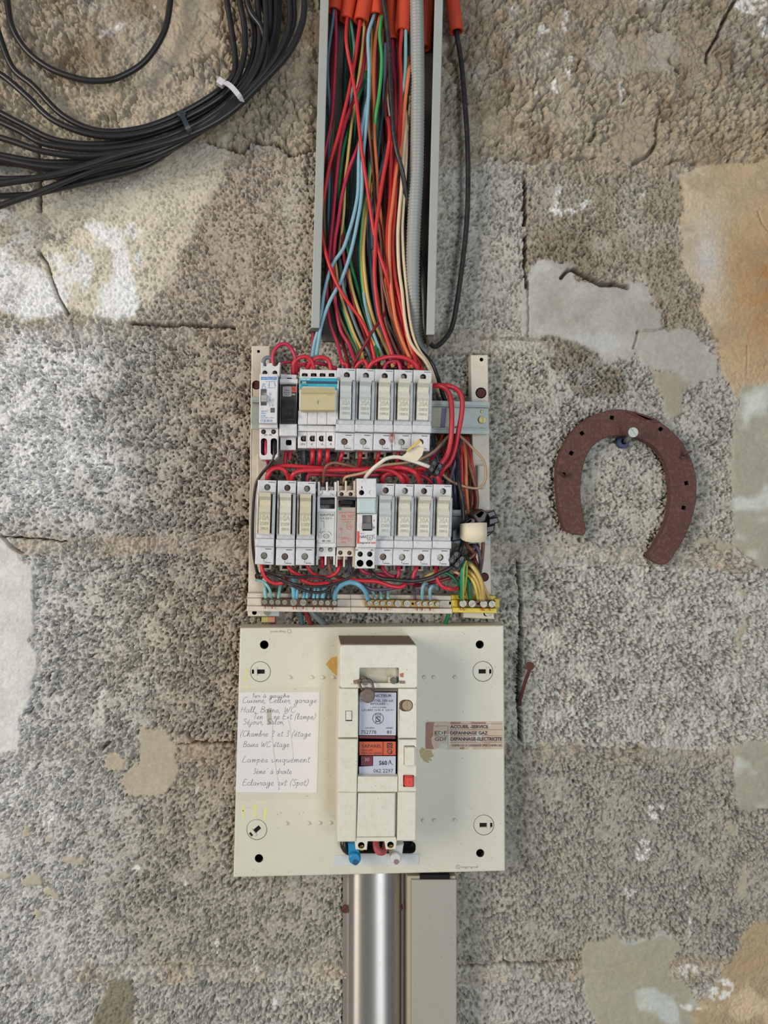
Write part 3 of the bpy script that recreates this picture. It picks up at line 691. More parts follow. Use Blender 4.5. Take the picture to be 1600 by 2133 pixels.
# ---- changeover contactor (white, blue print)
r = dev('contactor_module', 561, 955, 'narrow white contactor with blue print at the left end of the upper rail', 'contactor')
b = MB(F60)
b.pr([(542,760),(582,760),(578,935),(539,935)], 22, 42, .6)
b.pr([(543,753),(548,756),(549,761),(554,762),(557,757),(560,755),(567,755),(568,760),(573,762),(578,760),(580,755),(584,753),(582,783),(543,783)], 40, 58, .6, holes=[(circ(551.5,776,5.2,16),50,1),(circ(572.5,776,5.2,16),50,1)])
b.pr([(542.5,783),(580,783),(578,884),(541,884)], 40, 70, 0.5, holes=[(rect(544.5,814,557,848),66.5,2),(rect(564.5,852.5,573.5,862.5),67,2)])
b.pr([(541,884),(578,884),(579,892),(540,892)], 40, 62, .4)
b.pr([(540,892),(580,892),(579,950),(572,957),(543,957),(540,950)], 30, 57, .7, holes=[(circ(548.5,898.5,5.2,16),48,1),(circ(569.5,898.5,5.2,16),48,1),(rect(543,912,556,948,6),44,2),(rect(563.5,912,577,948,6),44,2)])
put(b, 'contactor_body', [M_WHITE, M_HOLE, M_GREYP], r)
screws(r, M_SCREWB, 52.5, [(551.5,776,4.4,100), (572.5,776,4.4,80), (548.5,898.5,4.4,40), (569.5,898.5,4.4,60)])
put(MB(PF(75)).box(543.8,822,556.5,832,65,73,.6).box(543.8,832,556.5,836.5,65,75.5,.6).box(543.8,815,556.5,821,65,67,.3), 'selector_lever', mat('lever_grey', (178,172,170), .4), r)
t = MB(PF(70)); t.box(543.8,785,576,791,69.5,70.2)
put(t, 'blue_band', M_TXTB, r)
t = MB(PF(70)); put_text(t, 'HOTELCOM', 560, 788, 28, 4, 70.2, bold=.01); put(t, 'band_lettering', M_TXTW, r)
t = MB(PF(70))
for s_, cx, cy, w_, h_ in (('20A AC1',551,856.5,14,3),('250V~',549.5,861,11,3),('In 20A',549,866,10,3),('[Z] 230V~ 50Hz',557.5,870.5,26,3),('CT JB 200.20',555,877,25,6)): put_text(t, s_, cx, cy, w_, h_, 70, bold=.012)
for s_, cx, cy in (('O',563,821),('A',562.5,833),('C',569,833),('I',562,844.5),('O',568,844.5)): put_text(t, s_, cx, cy, 4 if s_ != 'I' else 1, 5, 70)
t.line([(553,795),(573,795),(573,808),(556,808)], .7, 70).line([(561,795),(561,808)], .7, 70).line([(562,799),(558,804)], .7, 70).line([(571,799),(575,804)], .7, 70).line([(548,799),(553,800),(548,802),(548,799)], .6, 70)
t.line(circ(549.5,807,3.6,12)+[(553.1,807)], .9, 70)
put(t, 'blue_lettering', M_TXTB, r)
t = MB(PF(57)); put_text(t, 'A1', 553.5, 905.5, 5.5, 4, 57, bold=.02); put_text(t, 'A2', 563.5, 905.5, 6, 4, 57, bold=.02); put(t, 'terminal_lettering', M_TXT, r)
# ---- black breaker
r = dev('circuit_breaker_module', 601, 938, 'slim circuit breaker with black face and small orange mark on the upper rail', 'circuit breaker')
b = MB(PF(56))
b.pr([(584,776),(618,778),(617,798),(584,798)], 22, 50, .6, holes=[(rect(597,784.5,608,793,2),42,1)])
b.pr([(583,790),(620,791),(620,800),(583,799)], 22, 60, .6)
b.pr([(584,798),(619,798),(617,884),(583,884)], 22, 58, .3)
b.pr([(582,884),(619,884),(619,909),(582,909)], 22, 60, 1.0)
b.pr([(583,909),(617,909),(616,936),(583,936)], 22, 48, .6, holes=[(rect(595,914.5,607,926,3),40,1)])
put(b, 'breaker_body', [M_WHITE, M_HOLE], r)
put(MB(PF(61)).pr([(585,800),(617.5,800),(616.5,882),(584.5,882)], 57, 61, .8), 'black_face', M_BLACK, r)
put(MB(PF(66)).prof([(832,60),(832,64),(850,67),(866,69),(874,66),(877,60)], 586.5, 612), 'black_lever', M_BLACK, r)
put(MB(PF(61)).pr(rect(589,805,607.5,826,2.5), 60.8, 61.3), 'grey_label', mat('grey_label', (158,152,156), .4), r)
put(MB(PF(61)).box(608,805,617,817,60.8,61.3), 'orange_mark', M_OLABEL, r)
t = MB(PF(61)); put_text(t, 'C60a', 598, 813, 10, 2, 61.3); put_text(t, 'MERLIN GERIN', 598, 818, 14, 2, 61.3); put_text(t, '230V', 598, 822.5, 10, 2, 61.3); put_text(t, 'MG', 612.5, 811, 6, 8, 61.3); put(t, 'label_print', M_TXT, r)
t = MB(PF(61)); put_text(t, '10A', 612, 821.5, 7, 4, 61); put(t, 'white_print', M_TXTW, r)
# ---- four pole switch
r = dev('isolator_switch', 662, 935, 'wide four pole switch with beige toggle and turquoise label on the upper rail', 'switch')
b = MB(PF(58))
b.pr([(625,769),(704,771),(702,934),(621,933)], 22, 44, .6)
b.pr([(625,768),(704,770),(704,786),(624.5,785.5)], 40, 56, .6, holes=[(rect(629+i*18.6,776.5,641+i*18.6,785,2),48,1) for i in range(4)])
b.pr([(624,786),(704,787),(702,857),(623,857)], 40, 64, .8)
for i in range(4): b.pr([(621.5+i*19.9,857),(640.9+i*19.9,857),(640.4+i*19.9,885.5),(621.1+i*19.9,885.5)], 40, 64, .5)
b.pr([(621,885.5),(701.5,887),(700,899),(620.5,898)], 40, 58, .5)
for i in range(4): b.pr([(620.6+i*19.8,898.5),(640+i*19.8,898.7),(639.6+i*19.7,933.5),(620.2+i*19.7,933)], 40, 56, .6, holes=[([(626.5+i*18.9,910),(629+i*18.9,907),(637.5-(i*.6)+i*18.9,907),(637.5-(i*.6)+i*18.9,919),(629+i*18.9,919),(626.5+i*18.9,916)],47,1)])
put(b, 'switch_body', [M_WHITE, M_HOLE], r)
screws(r, M_SCREWB, 50, [(634+i*18.9, 913, 4.6, 20+i*40) for i in range(4)] + [(635+i*18.6, 780.5, 4, 10+i*30) for i in range(4)])
put(MB(PF(64)).pr([(625,787),(703,788),(702.5,812),(699,813),(697,806),(630,805),(627,811),(624.5,811)], 63.7, 64.3), 'turquoise_label', M_TEAL, r)
put(MB(PF(64)).pr([(625,793.5),(703,795),(703,800),(625,799)], 64.2, 64.5), 'navy_stripe', M_NAVY, r)
t = MB(PF(64)); put_text(t, 'hager', 637.5, 790, 20, 5, 64.3, bold=.03); put_text(t, 'SFK', 634, 797, 9, 4, 64.5, bold=.02); put_text(t, '. . . . .', 672, 801.5, 18, 1.5, 64.3); put(t, 'white_print', M_TXTW, r)
t = MB(PF(64)); put_text(t, '20A 230V~', 637, 803, 15, 2.4, 64.3)
for i, s_ in enumerate(('2N','4','6','8')): put_text(t, s_, [630.5,649,671.5,689.5][i], 923.5, 9 if i == 0 else 4, 4.6, 56.0)
put(t, 'dark_print', M_TXT, r)
b = MB(PF(70)).prof([(806,62),(806,67),(818.5,71),(819.5,70),(822,71.5),(838,73),(855,74),(857,72),(857,62)], 627.5, 697.5)
put(b, 'beige_toggle', M_TOGGLE, r)
put(MB(PF(73)).box(661.3,834,662.6,843,72.6,73.6).line([(682,822.5),(694,822.8)],.8,71.6), 'toggle_mark', M_TXTG, r)
# ---- impulse relay, white
r = dev('impulse_relay', 680, 1178, 'white impulse relay with black lettering and grey rocker on the lower rail', 'relay')
b = MB(PF(60))
b.pr([(662,1012),(702,1012),(699,1168),(659,1168)], 22, 44, .4)
for x0_, x1_ in ((662,666.5),(679.5,683.5),(697,702)): b.pr([(x0_,1003.5),(x1_,1003.5),(x1_,1024),(x0_,1024)], 30, 57, .4)
b.pr([(666,1013),(697,1013),(697,1021),(666,1021)], 30, 48, .3)
b.pr([(662,1021),(702,1021),(701,1035),(661.5,1035)], 40, 56, .4)
b.pr([(661,1034),(702,1034),(700.5,1140),(659.5,1140)], 40, 62, .7, holes=[(rect(666.5,1036,697.5,1060,1),56,None)])
b.pr([(660,1140),(699.5,1140),(699,1160),(659.3,1160)], 40, 55, .5, holes=[(circ(669.5,1145.5,5,16),51,2),(circ(688.5,1145.5,5,16),51,2)])
for x0_, x1_ in ((658.5,663.5),(676.5,681),(695,699)): b.pr([(x0_,1158),(x1_,1158),(x1_-.5,1178),(x0_,1178)], 30, 55, .4)
put(b, 'relay_body', [M_WHITE, M_HOLE, M_GREYP], r)
put(MB(PF(58)).prof([(1038,56),(1041,59),(1050,60),(1052,56)], 667, 697), 'grey_rocker', mat('rocker_dark', (72,70,74), .4), r)
screws(r, M_SCREW, 53.5, [(669.5,1145.5,4.3,60), (688.5,1145.5,4.3,20), (672,1018,4,30), (691,1018,4,10)])
put(MB(PF(62)).pr([(662.5,1064),(699,1064),(698,1133),(661,1133)], 61.8, 62.2), 'face_label', mat('relay_label', (212,212,208), .4), r)
t = MB(PF(62)); put_text(t, 'TELERUPTEUR', 680.5, 1072.5, 31, 5, 62.2, bold=.01); put_text(t, '16 A 250 V~', 680, 1079.5, 27, 4, 62.2); put_text(t, '48 100', 679.5, 1126.8, 18, 4, 62.2, bold=.01)
t.line([(663.5,1067),(697.5,1067),(696,1131),(662,1131),(663.5,1067)], .5, 62.2).line([(668,1086),(672,1084.5),(675,1086),(675,1100)], .7, 62.2).line([(668,1100),(668,1109),(664,1109)], .7, 62.2)
t.line([(668,1112),(673,1107),(677,1107)], .8, 62.2).line([(683,1107),(687,1109),(691,1114)], .8, 62.2).line(circ(679.5,1117,6.2,14,ry=4)+[(685.7,1117)], .8, 62.2).line(circ(667,1118,3,10)+[(670,1118)], .5, 62.2)
put_text(t, 'G-M', 679.5, 1117, 8, 3, 62.2)
t.line([(667.5,1032),(668.5,1029),(672,1028),(672,1022)], .8, 56.1).line([(689,1028),(693,1029),(695,1032)], .8, 56.1); put_text(t, 'o', 677.5, 1054.5, 4.5, 4.5, 56.3, bold=.02)
put(t, 'printed_lettering', M_TXT, r)
# ---- impulse relay, grey brown with red print
r = dev('impulse_relay', 721, 1178, 'grey brown impulse relay with red print and black rocker on the lower rail', 'relay')
M_TAUPE = mat('taupe_plastic', (176,160,150), .42, dirt=.3, dirt_col=(150,140,150), scale=120)
b = MB(PF(60))
b.pr([(703.5,1010),(742,1010),(740,1168),(701,1168)], 22, 44, .4)
for x0_, x1_ in ((703,706.5),(719,723),(737,741.5)): b.pr([(x0_,1001),(x1_,1001),(x1_,1025),(x0_,1025)], 30, 57, .4)
b.pr([(706,1011),(738,1011),(738,1021),(706,1021)], 30, 48, .3)
b.pr([(703.5,1021),(742,1021),(741.5,1034),(703,1034)], 40, 56, .4, holes=[(circ(712,1029,4.4,14),50,1),(circ(731,1029,4.4,14),50,1)])
b.pr([(702,1140),(740,1140),(739.5,1160),(701.3,1160)], 40, 55, .5, holes=[(circ(709.5,1152,4.8,14),51,2),(circ(728.5,1152.5,4.8,14),51,2)])
for x0_, x1_ in ((700.5,704),(716.5,719.5),(736,740)): b.pr([(x0_,1158),(x1_,1158),(x1_-.5,1182),(x0_-1,1182)], 30, 55, .4)
put(b, 'relay_body', [M_POST, M_HOLE, M_GREYP], r)
put(MB(PF(62)).pr([(703,1034),(742.5,1034),(740.5,1139),(701.5,1139)], 40, 62, .7, holes=[(rect(704.5,1042,741,1057,.8),57,None)]), 'relay_face', M_TAUPE, r)
put(MB(PF(63)).pr([(703.5,1034.5),(742.5,1035.5),(742,1043),(703.5,1041)], 58, 64, .6).prof([(1041,57),(1043,62),(1051,63),(1053,57)], 709.5, 734.5), 'black_rocker', M_BLACK, r)
put(MB(PF(62)).cyl(708, 1060, 4, 61.5, 62.4, .2, 14, ry=2.6), 'green_button', plain('green_spot', (46,140,108)), r)
screws(r, M_SCREWB, 51.5, [(712,1029,3.8,30), (731,1029,3.8,50), (709.5,1152,4.2,10), (728.5,1152.5,4.2,60)])
t = MB(PF(62)); put_text(t, 'GERARD MANG', 723, 1067.5, 35, 3.4, 62); put_text(t, '55 107', 724.5, 1075, 26, 6.5, 62, bold=.015); put_text(t, 'TELERUPTEUR', 722.5, 1082, 27, 2.6, 62); put_text(t, '6 A 220 V~', 724, 1087, 20, 2.8, 62); put_text(t, '220V', 717.5, 1121, 14, 5, 62, bold=.01); put_text(t, '50 Hz', 716, 1129.5, 10, 3.6, 62)
t.line(circ(727.5,1096.5,6,16)+[(733.5,1096.5)], .7, 62); put_text(t, 'SG', 727.5, 1096.5, 7, 4.5, 62); t.line(circ(729,1124,3.4,12)+[(732.4,1124)], .6, 62)
put(t, 'red_lettering', M_TXTR, r)
put(MB(PF(62)).line([(708,1101),(712,1101),(712,1114)],.7,62).line([(706,1114),(706,1121),(702.5,1121)],.7,62).line(circ(709,1101,2.4,10)+[(711.4,1101)],.6,62), 'wiring_sketch', plain('mauve_print', (150,120,140)), r)
# ---- white relay with red mark
r = dev('impulse_relay', 761, 1184, 'white relay with red mark and grey switch, tallest module of the lower row', 'relay')
b = MB(PF(62))
b.pr([(743,1000),(783,1000),(781,1182),(741,1182)], 22, 46, .4)
b.pr([(742.5,997),(783.5,997),(783.5,1037),(743,1037)], 40, 66, .7, holes=[(circ(752.6,1026.5,5.5,18),56,1),(circ(773,1026.5,5.2,18),65.2,0)])
b.pr([(743.5,1070.5),(784,1070.5),(783,1140),(742,1140)], 40, 70, .9, holes=[(rect(753.5,1073,774,1105),64,1)])
b.pr([(741,1140),(781.5,1140.5),(780.5,1184),(739,1184)], 40, 64, .8, holes=[(circ(750,1154,5.6,18),54,1),(circ(770,1154,5.6,18),54,1),(circ(749.8,1173,7.3,20),50,1),(circ(769.4,1173,7.3,20),50,1)])
put(b, 'relay_body', [M_WHITE, M_HOLE], r)
put(MB(PF(68)).pr([(744,1037.5),(784,1037.5),(784,1070),(744,1069.5)], 40, 67, .8).pr([(747,1041),(781.5,1041),(781.5,1067),(747,1067)], 66, 68, .5), 'blue_grey_window', mat('blue_grey_cover', (192,208,208), .2), r)
put(MB(PF(69)).prof([(1074,63),(1074,66),(1089,67),(1090,71),(1102,72),(1104,63)], 754, 773.5), 'grey_switch', mat('switch_grey', (118,114,112), .4), r)
screws(r, mat('dark_screw', (60,54,52), .4, .6), 57.5, [(752.6,1026.5,4.6,40), (750,1154,4.6,30), (770,1154,4.6,60)])
put(MB(PF(70)).box(744,1106.5,748.5,1132.5,69.8,70.3).box(773,1129,782,1130.4,69.8,70.3).box(773,1131.2,782,1132.6,69.8,70.3), 'red_mark', M_RED, r)
t = MB(PF(70)); put_text(t, '16AX', 756.5, 1118, 14, 6, 70, bold=.015); put_text(t, 'legrand', 760.5, 1131, 21, 5.4, 70, bold=.02); put_text(t, '250V~', 754.5, 1111, 9, 2, 70)
t.line([(765,1115),(776,1115),(776,1123),(765,1123),(765,1115)], 1, 70).line([(780,1112),(778,1117),(781,1122)], .8, 70); put_text(t, 'A1 A2', 770, 1126, 9, 2, 70); put_text(t, '8A', 770.5, 1119, 5, 3, 70)
put_text(t, 'I', 779, 1084.5, 1.2, 4, 70, bold=.02); put_text(t, 'O', 779, 1098.5, 4.2, 4.4, 70, bold=.03)
put_text(t, '1', 754.5, 1015, 2, 5, 66, bold=.02); put_text(t, 'A1', 744.5, 1146, 5.5, 4, 64, bold=.02); put_text(t, 'A2', 776, 1146.5, 6, 4, 64, bold=.02); put_text(t, '2', 742.5, 1180.5, 2.2, 3.5, 64, bold=.02)
put(t, 'black_lettering', M_TXT, r)
# ================================================================= terminal bars
def terminal_bar(lab, x0, x1, yt, yb, bar, screws, pin, matb=None, matbar=None, slope=0.013, ang=(60,-35,90,5,70,10,30,-30,15,-20), grp='neutral terminal bars under the fuse rows'):
    r = empty('terminal_bar', P((x0+x1)/2, yb, 12), lab, 'terminal block', grp)
    H = yb-yt; s_ = lambda x: (x-x0)*slope
    def q4(xa, ya, xb, yb_): return [(xa,ya+s_(xa)),(xb,ya+s_(xb)),(xb,yb_+s_(xb)),(xa,yb_+s_(xa))]
    b = MB(PF(30)).pr(q4(x0,yt,x1,yt+H*.27), 14, 26, .5).pr(q4(x0,yt+H*.28,x1,yt+H*.70), 14, 28, .4).pr(q4(x0,yt+H*.70,x1,yb), 14, 33, .7)
    b.pr(q4(bar[0]-3,yt+H*.30,bar[1]+3,yt+H*.68), 26, 29.5, .3)
    put(b, 'bar_carrier', matb or M_POST, r)
    n_b = MB(PF(37)).pr(q4(bar[0], yt+H*.26, bar[1], yt+H*.68), 28, 37, .6)
    put(n_b, 'brass_bar', matbar or M_BRASS, r)
    for i, (x, rr) in enumerate(screws):
        yy = yt+H*.47+s_(x)
        if rr == 0: put(MB(PF(37)).cyl(x, yy, 2.6, 36, 37.3, 0, 12), 'rivet_hole', M_HOLE, r); continue
        put(MB(PF(39)).screw(x, yy, rr, 39.6, ang[i % len(ang)], h=1.0), 'clamp_screw', M_SCREW, r)
    cu = MB(PF(36))
    for x in pin:
        yy = yt+H*.70+s_(x)
        cu.tube([P(x, yy-2, 34.4), P(x+random.uniform(-1,1), yy+3, 35.5), P(x+random.uniform(-2,2), yy+6, 36)], 0.0006, 6, 2)
        cu.tube([P(x+1.5, yt+H*.28+s_(x), 34), P(x+1.5+random.uniform(-1,1), yt+H*.22+s_(x)-2, 35)], 0.0006, 6, 2)
    put(cu, 'copper_ends', M_COPPER, r); return r
terminal_bar('white terminal bar with brass screws at the lower left below the fuses', 514.5, 730.5, 1236.5, 1272.5, (544.5,703), [(551.5,5.4),(566,5.4),(579,5.4),(593,5.4),(611.5,7.2),(631.5,7.2),(644.5,0),(655.5,5.4),(669,5.4),(682.5,5.4),(697,5.4)], [552,566,612,617,632,654,668,683,694])
terminal_bar('white terminal bar with brass screws in the middle, left of the yellow one', 731, 941.5, 1239, 1275, (761.5,916), [(770,5.2),(784,5.2),(797,5.2),(811,5.2),(829,7.2),(848,7.2),(860,0),(872,5.2),(885,5.2),(898.5,5.2),(911,4.6)], [770,782,794,807,868,880,897], matbar=mat('yellow_brass', (150,122,70), .45, .7, dirt=.6, dirt_col=(96,70,48)))
r = terminal_bar('yellow earth terminal bar at the right end of the bars', 942, 1034, 1240.5, 1275, (956,1032), [(964.5,7.6),(983.5,7.6),(996,0),(1007.5,7.6),(1025,7.2)], [960,966,1004,1007,1020], matb=M_YELLOW, slope=.02)
put(MB(PF(31)).box(1031,1248,1043,1266,18,28,.8).box(935,1252,943,1262,18,28,.8), 'yellow_end_stop', M_YELLOW, r)
# ================================================================= main breaker board
bd = empty('breaker_board', P(770, 1822, 0), 'large cream mounting board under the fuses, carrying the main breaker', 'mounting board')
q = [(500,1308),(1050,1303),(1053,1815),(486,1828)]
holes = [(circ(550.5,1343,9,24),3,1),(circ(999.5,1342.5,8.5,24),3,1),(circ(539.5,1788,8.8,24),3,1),(circ(1000.5,1777,8.5,24),3,1)]
holes += [(rect(712,1752,866,1778,10,4),6,1)]
for (x, y) in ((542.5,1399),(1006,1398.5),(535,1728),(1008,1718.5)): holes.append((circ(x,y,21.5,32),23.4,1))
put(MB(PF(25)).pr(q, 1.0, 25, 1.3, holes=holes, mh=0), 'board_panel', [M_BOARD, M_HOLE], bd)
for (x, y, a, side) in ((542.5,1399,0,-1),(1006,1398.5,0,1),(535,1728,-40,-1),(1008,1718.5,0,1)):
    sx = side
    slot = rot(rect(x-sx*9, y-4.6, x+sx*18.0, y+4.6), x, y, a)
    slot2 = rot(rect(x-12, y-1.2, x+4, y+1.2), x, y, a)
    put(MB(PF(25)).pr(circ(x,y,20.6,32), 20, 25.2, .4, holes=[(slot,22.5,1)]), 'quarter_turn_lock', [M_BOARD, mat('grimy_slot', (104,94,78), .7)], bd)
    put(MB(PF(26)).pr(rot(rect(x-3.2+sx*10, y-8.5, x+3.2+sx*10, y+8.5), x, y, a), 22, 26.2, .3), 'lock_key', M_BOARD, bd)
for (x, y) in ((603,1411),(648.5,1411),(671,1411),(693.5,1411),(884,1411),(904,1411),(948,1411),(596,1715.5),(642,1715),(665,1714.5),(687.5,1714),(882,1710),(905,1709.5),(948,1709)):
    put(MB(PF(26)).cyl(x, y, 4.3, 24.5, 26.7, 1.0, 16), 'raised_stud', M_BOARD, bd)
t = MB(PF(25)); put_text(t, 'legrand', 978, 1806.5, 34, 6.5, 25, bold=.0); t.line(circ(954,1806,4.2,14)+[(958.2,1806)], .8, 25); put_text(t, 'G', 954, 1806, 4, 5, 25)
put_text(t, 'legrand', 579, 1315.5, 31, 6, 25, ang=180); t.line(circ(603,1315,4,12)+[(607,1315)], .8, 25)
put(t, 'maker_lettering', M_TXTG, bd)
put(MB(PF(25.3)).pr([(696,1759),(875,1757),(872,1800),(690,1806)], 24.5, 25.5, .2, holes=[(rect(712.5,1752.5+7,865,1777.5,3),24,None)]) if False else MB(PF(25)).pr([(697,1781),(874,1779),(872,1800),(692,1804)], 24.6, 25.6, .3), 'white_plate', mat('bluish_plate', (208,213,212), .35, dirt=.2), bd)
# residues
put(MB(PF(25)).pr([(678,1384),(690,1370),(702,1367),(702,1408),(694,1402)], 24.9, 25.15), 'old_tape_residue', mat('amber_tape', (206,166,96), .4, dirt=.5, dirt_col=(170,120,60)), bd)
put(MB(PF(25)).pr([(873,1564),(880,1556),(886,1561),(900,1563),(899,1567),(905,1575),(897,1578),(900,1586),(893,1583),(894,1590),(884,1586),(876,1576)], 24.9, 25.15), 'glue_residue', mat('glue_ochre', (176,160,110), .5, dirt=.9, dirt_col=(206,204,186), scale=500), bd)
M_SMEAR = mat('yellow_smear', (222,222,140), .5, dirt=.9, dirt_col=(212,210,192), scale=420)
for cx, cy, a_, b_ in ((513,1400,3,11),(511,1414,4,7),(517,1430,3,6),(507,1683,3.5,8),(507,1697,2.5,12),(532,1682,5,7),(531,1694,4,7),(549,1672,2,3),(507,1714,2,5),(553,1695,4,16)):
    ym = MB(PF(25)).pr([(cx+a_*math.cos(k*.7)*random.uniform(.5,1.1), cy+b_*math.sin(k*.7)*random.uniform(.6,1.1)) for k in range(9)], 24.9, 25.12)
    put(ym, 'yellow_smear', M_SMEAR, bd)
# ---- note
nt = empty('handwritten_note', P(577, 1650, 25), 'white paper note with handwritten French circuit list taped on the board', 'note')
put(MB(PF(25)).pr([(498,1442),(666,1441.5),(660,1651),(491,1649.5)], 25.1, 25.4, holes=[([(557,1478),(561,1474),(566,1475),(566,1490),(568,1504),(563,1510),(557,1508),(556,1492)],25.15,1)]), 'paper_sheet', [M_PAPER, mat('torn_grey', (186,184,172), .6)], nt)
tape = bpy.data.materials.new('clear_tape'); tape.use_nodes = True; tb = tape.node_tree.nodes['Principled BSDF']; tb.inputs['Base Color'].default_value = rgb(226,216,190); tb.inputs['Roughness'].default_value = 0.18; tb.inputs['Alpha'].default_value = 0.05
put(MB(PF(25)).pr([(491,1434),(672,1430),(668,1664),(489,1668)], 25.45, 25.5), 'clear_tape', tape, nt)
rg = MB(PF(25))
for pts in ([(566,1536),(570,1570),(574,1600),(578,1625),(581,1645)], [(601,1500),(604,1520),(607,1545),(610,1570),(610,1583)], [(566,1500),(567,1520),(566,1540)]):
    rg.tube([P(x, y, 25.5) for x, y in pts], 0.00045, 6, 3)
put(rg, 'tape_crease', mat('glossy_tape_crease', (226,222,216), .12), nt)
G = {  # single-stroke handwriting, x-height .5, baseline 0
'a':([[(.38,.42),(.22,.5),(.06,.36),(.05,.1),(.2,0),(.34,.14),(.4,.46),(.38,.1),(.5,.02)]],.52),'b':([[(.02,.1),(.18,.6),(.2,1),(.1,.9),(.08,.1),(.22,0),(.36,.18),(.3,.4),(.12,.34)]],.42),
'c':([[(.36,.4),(.24,.5),(.06,.34),(.06,.1),(.2,0),(.42,.1)]],.42),'d':([[(.36,.4),(.22,.5),(.05,.34),(.05,.1),(.2,0),(.36,.2),(.42,1),(.4,.1),(.5,.02)]],.52),
'e':([[(.04,.2),(.3,.3),(.3,.46),(.16,.5),(.05,.3),(.08,.06),(.22,0),(.42,.12)]],.42),'g':([[(.38,.42),(.22,.5),(.06,.34),(.08,.1),(.24,.08),(.38,.46),(.34,-.3),(.16,-.46),(.02,-.3),(.3,-.04),(.48,.1)]],.5),
'h':([[(.0,.1),(.18,.7),(.14,1),(.06,.8),(.06,0),(.12,.34),(.26,.48),(.34,.34),(.34,.04),(.46,.04)]],.46),'i':([[(.0,.1),(.12,.46),(.1,.08),(.22,.02)],[(.15,.68),(.17,.72)]],.24),
'j':([[(.14,.46),(.12,-.3),(-.04,-.44),(-.1,-.26),(.22,.08)],[(.17,.68),(.19,.72)]],.26),'l':([[(.0,.1),(.18,.7),(.16,1),(.06,.8),(.06,.14),(.16,0),(.26,.08)]],.26),
'm':([[(.0,.4),(.06,.46),(.06,0),(.12,.36),(.22,.48),(.28,.34),(.28,0),(.34,.36),(.44,.48),(.5,.34),(.5,.06),(.6,.04)]],.6),'n':([[(.0,.4),(.06,.46),(.06,0),(.12,.36),(.24,.48),(.32,.34),(.32,.06),(.42,.04)]],.42),
'o':([[(.24,.5),(.08,.4),(.04,.14),(.16,0),(.32,.1),(.34,.36),(.24,.5),(.3,.4),(.44,.42)]],.42),'p':([[(.0,.3),(.08,.48),(.04,-.46)],[(.06,.3),(.2,.48),(.34,.36),(.28,.06),(.06,.04)]],.42),
'q':([[(.38,.42),(.22,.5),(.06,.34),(.08,.1),(.24,.08),(.38,.46),(.34,-.44),(.46,-.2)]],.48),'r':([[(.0,.2),(.1,.5),(.12,.42),(.3,.44),(.24,.1),(.38,.04)]],.36),
's':([[(.0,.08),(.2,.5),(.3,.2),(.2,0),(.04,.06)],[(.3,.06),(.38,.1)]],.36),'t':([[(.16,.9),(.1,.1),(.2,0),(.32,.1)],[(.0,.6),(.34,.64)]],.32),
'u':([[(.0,.4),(.06,.46),(.05,.12),(.16,0),(.32,.2),(.36,.48),(.34,.08),(.46,.04)]],.46),'x':([[(.02,.46),(.32,.02)],[(.34,.48),(.02,.0)]],.4),'w':([[(0,.46),(.08,.02),(.2,.4),(.3,.02),(.44,.5)]],.46),
'C':([[(.56,.86),(.4,1),(.12,.8),(.04,.3),(.16,.02),(.4,.02),(.6,.2)]],.6),'H':([[(.1,1),(.04,0)],[(.5,1),(.44,0)],[(.06,.5),(.5,.54)]],.56),'B':([[(.1,1),(.04,0)],[(.1,.96),(.4,.96),(.36,.6),(.1,.54),(.44,.46),(.42,.06),(.04,0)]],.5),
'W':([[(.04,1),(.12,0),(.34,.7),(.44,0),(.74,1)]],.76),'T':([[(.0,.94),(.6,1)],[(.3,.96),(.24,0)]],.5),'E':([[(.5,.96),(.12,.94),(.04,.02),(.5,.06)],[(.08,.5),(.4,.54)]],.54),
'S':([[(.46,.86),(.3,1),(.1,.84),(.16,.6),(.38,.44),(.36,.1),(.16,0),(.0,.12)]],.48),'L':([[(.36,.9),(.26,1),(.16,.7),(.04,.06),(.3,.02),(.56,.1)]],.56),'Z':([[(.0,.9),(.5,.96),(.1,.1),(.6,.04)]],.56),
'1':([[(.04,.7),(.2,1),(.16,0)]],.3),'2':([[(.04,.8),(.2,1),(.38,.8),(.04,.04),(.42,.06)]],.46),'3':([[(.04,.92),(.26,1),(.32,.76),(.14,.56),(.36,.36),(.24,.02),(.02,.08)]],.42),
',':([[(.1,.06),(.04,-.2)]],.2),'(':([[(.3,1.1),(.06,.5),(.1,-.2)]],.3),')':([[(.04,1.1),(.2,.5),(-.04,-.2)]],.28),"'":([[(.1,1),(.06,.8)]],.14),'/':([[(.3,1.1),(-.04,-.2)]],.3),'-':([[(.04,.9),(.3,.92)]],.3)}
G['é'] = (G['e'][0]+[[(.2,.64),(.34,.84)]], .42); G['è'] = (G['e'][0]+[[(.12,.84),(.24,.64)]], .42); G['à'] = (G['a'][0]+[[(.12,.84),(.24,.64)]], .52)
def handwrite(mb, s, x0, x1, y, xh, slant=0.22, dy=0.0):
    tot = sum(G[c][1] if c in G else .34 for c in s) + .06*len(s); k = (x1-x0)/tot; cx = x0
    for c in s:
        if c in G:
            for st in G[c][0]:
                p3 = [P(cx+(u*k)+v*xh*2*slant+random.uniform(-.15,.15), y-v*xh*2+dy*(cx-x0)+random.uniform(-.2,.2), 25.42) for u, v in st]
                mb.tube(p3, 0.00016, 4, 3, caps=False)
            cx += (G[c][1]+.06)*k
        else: cx += .40*k
hw = MB(PF(25))
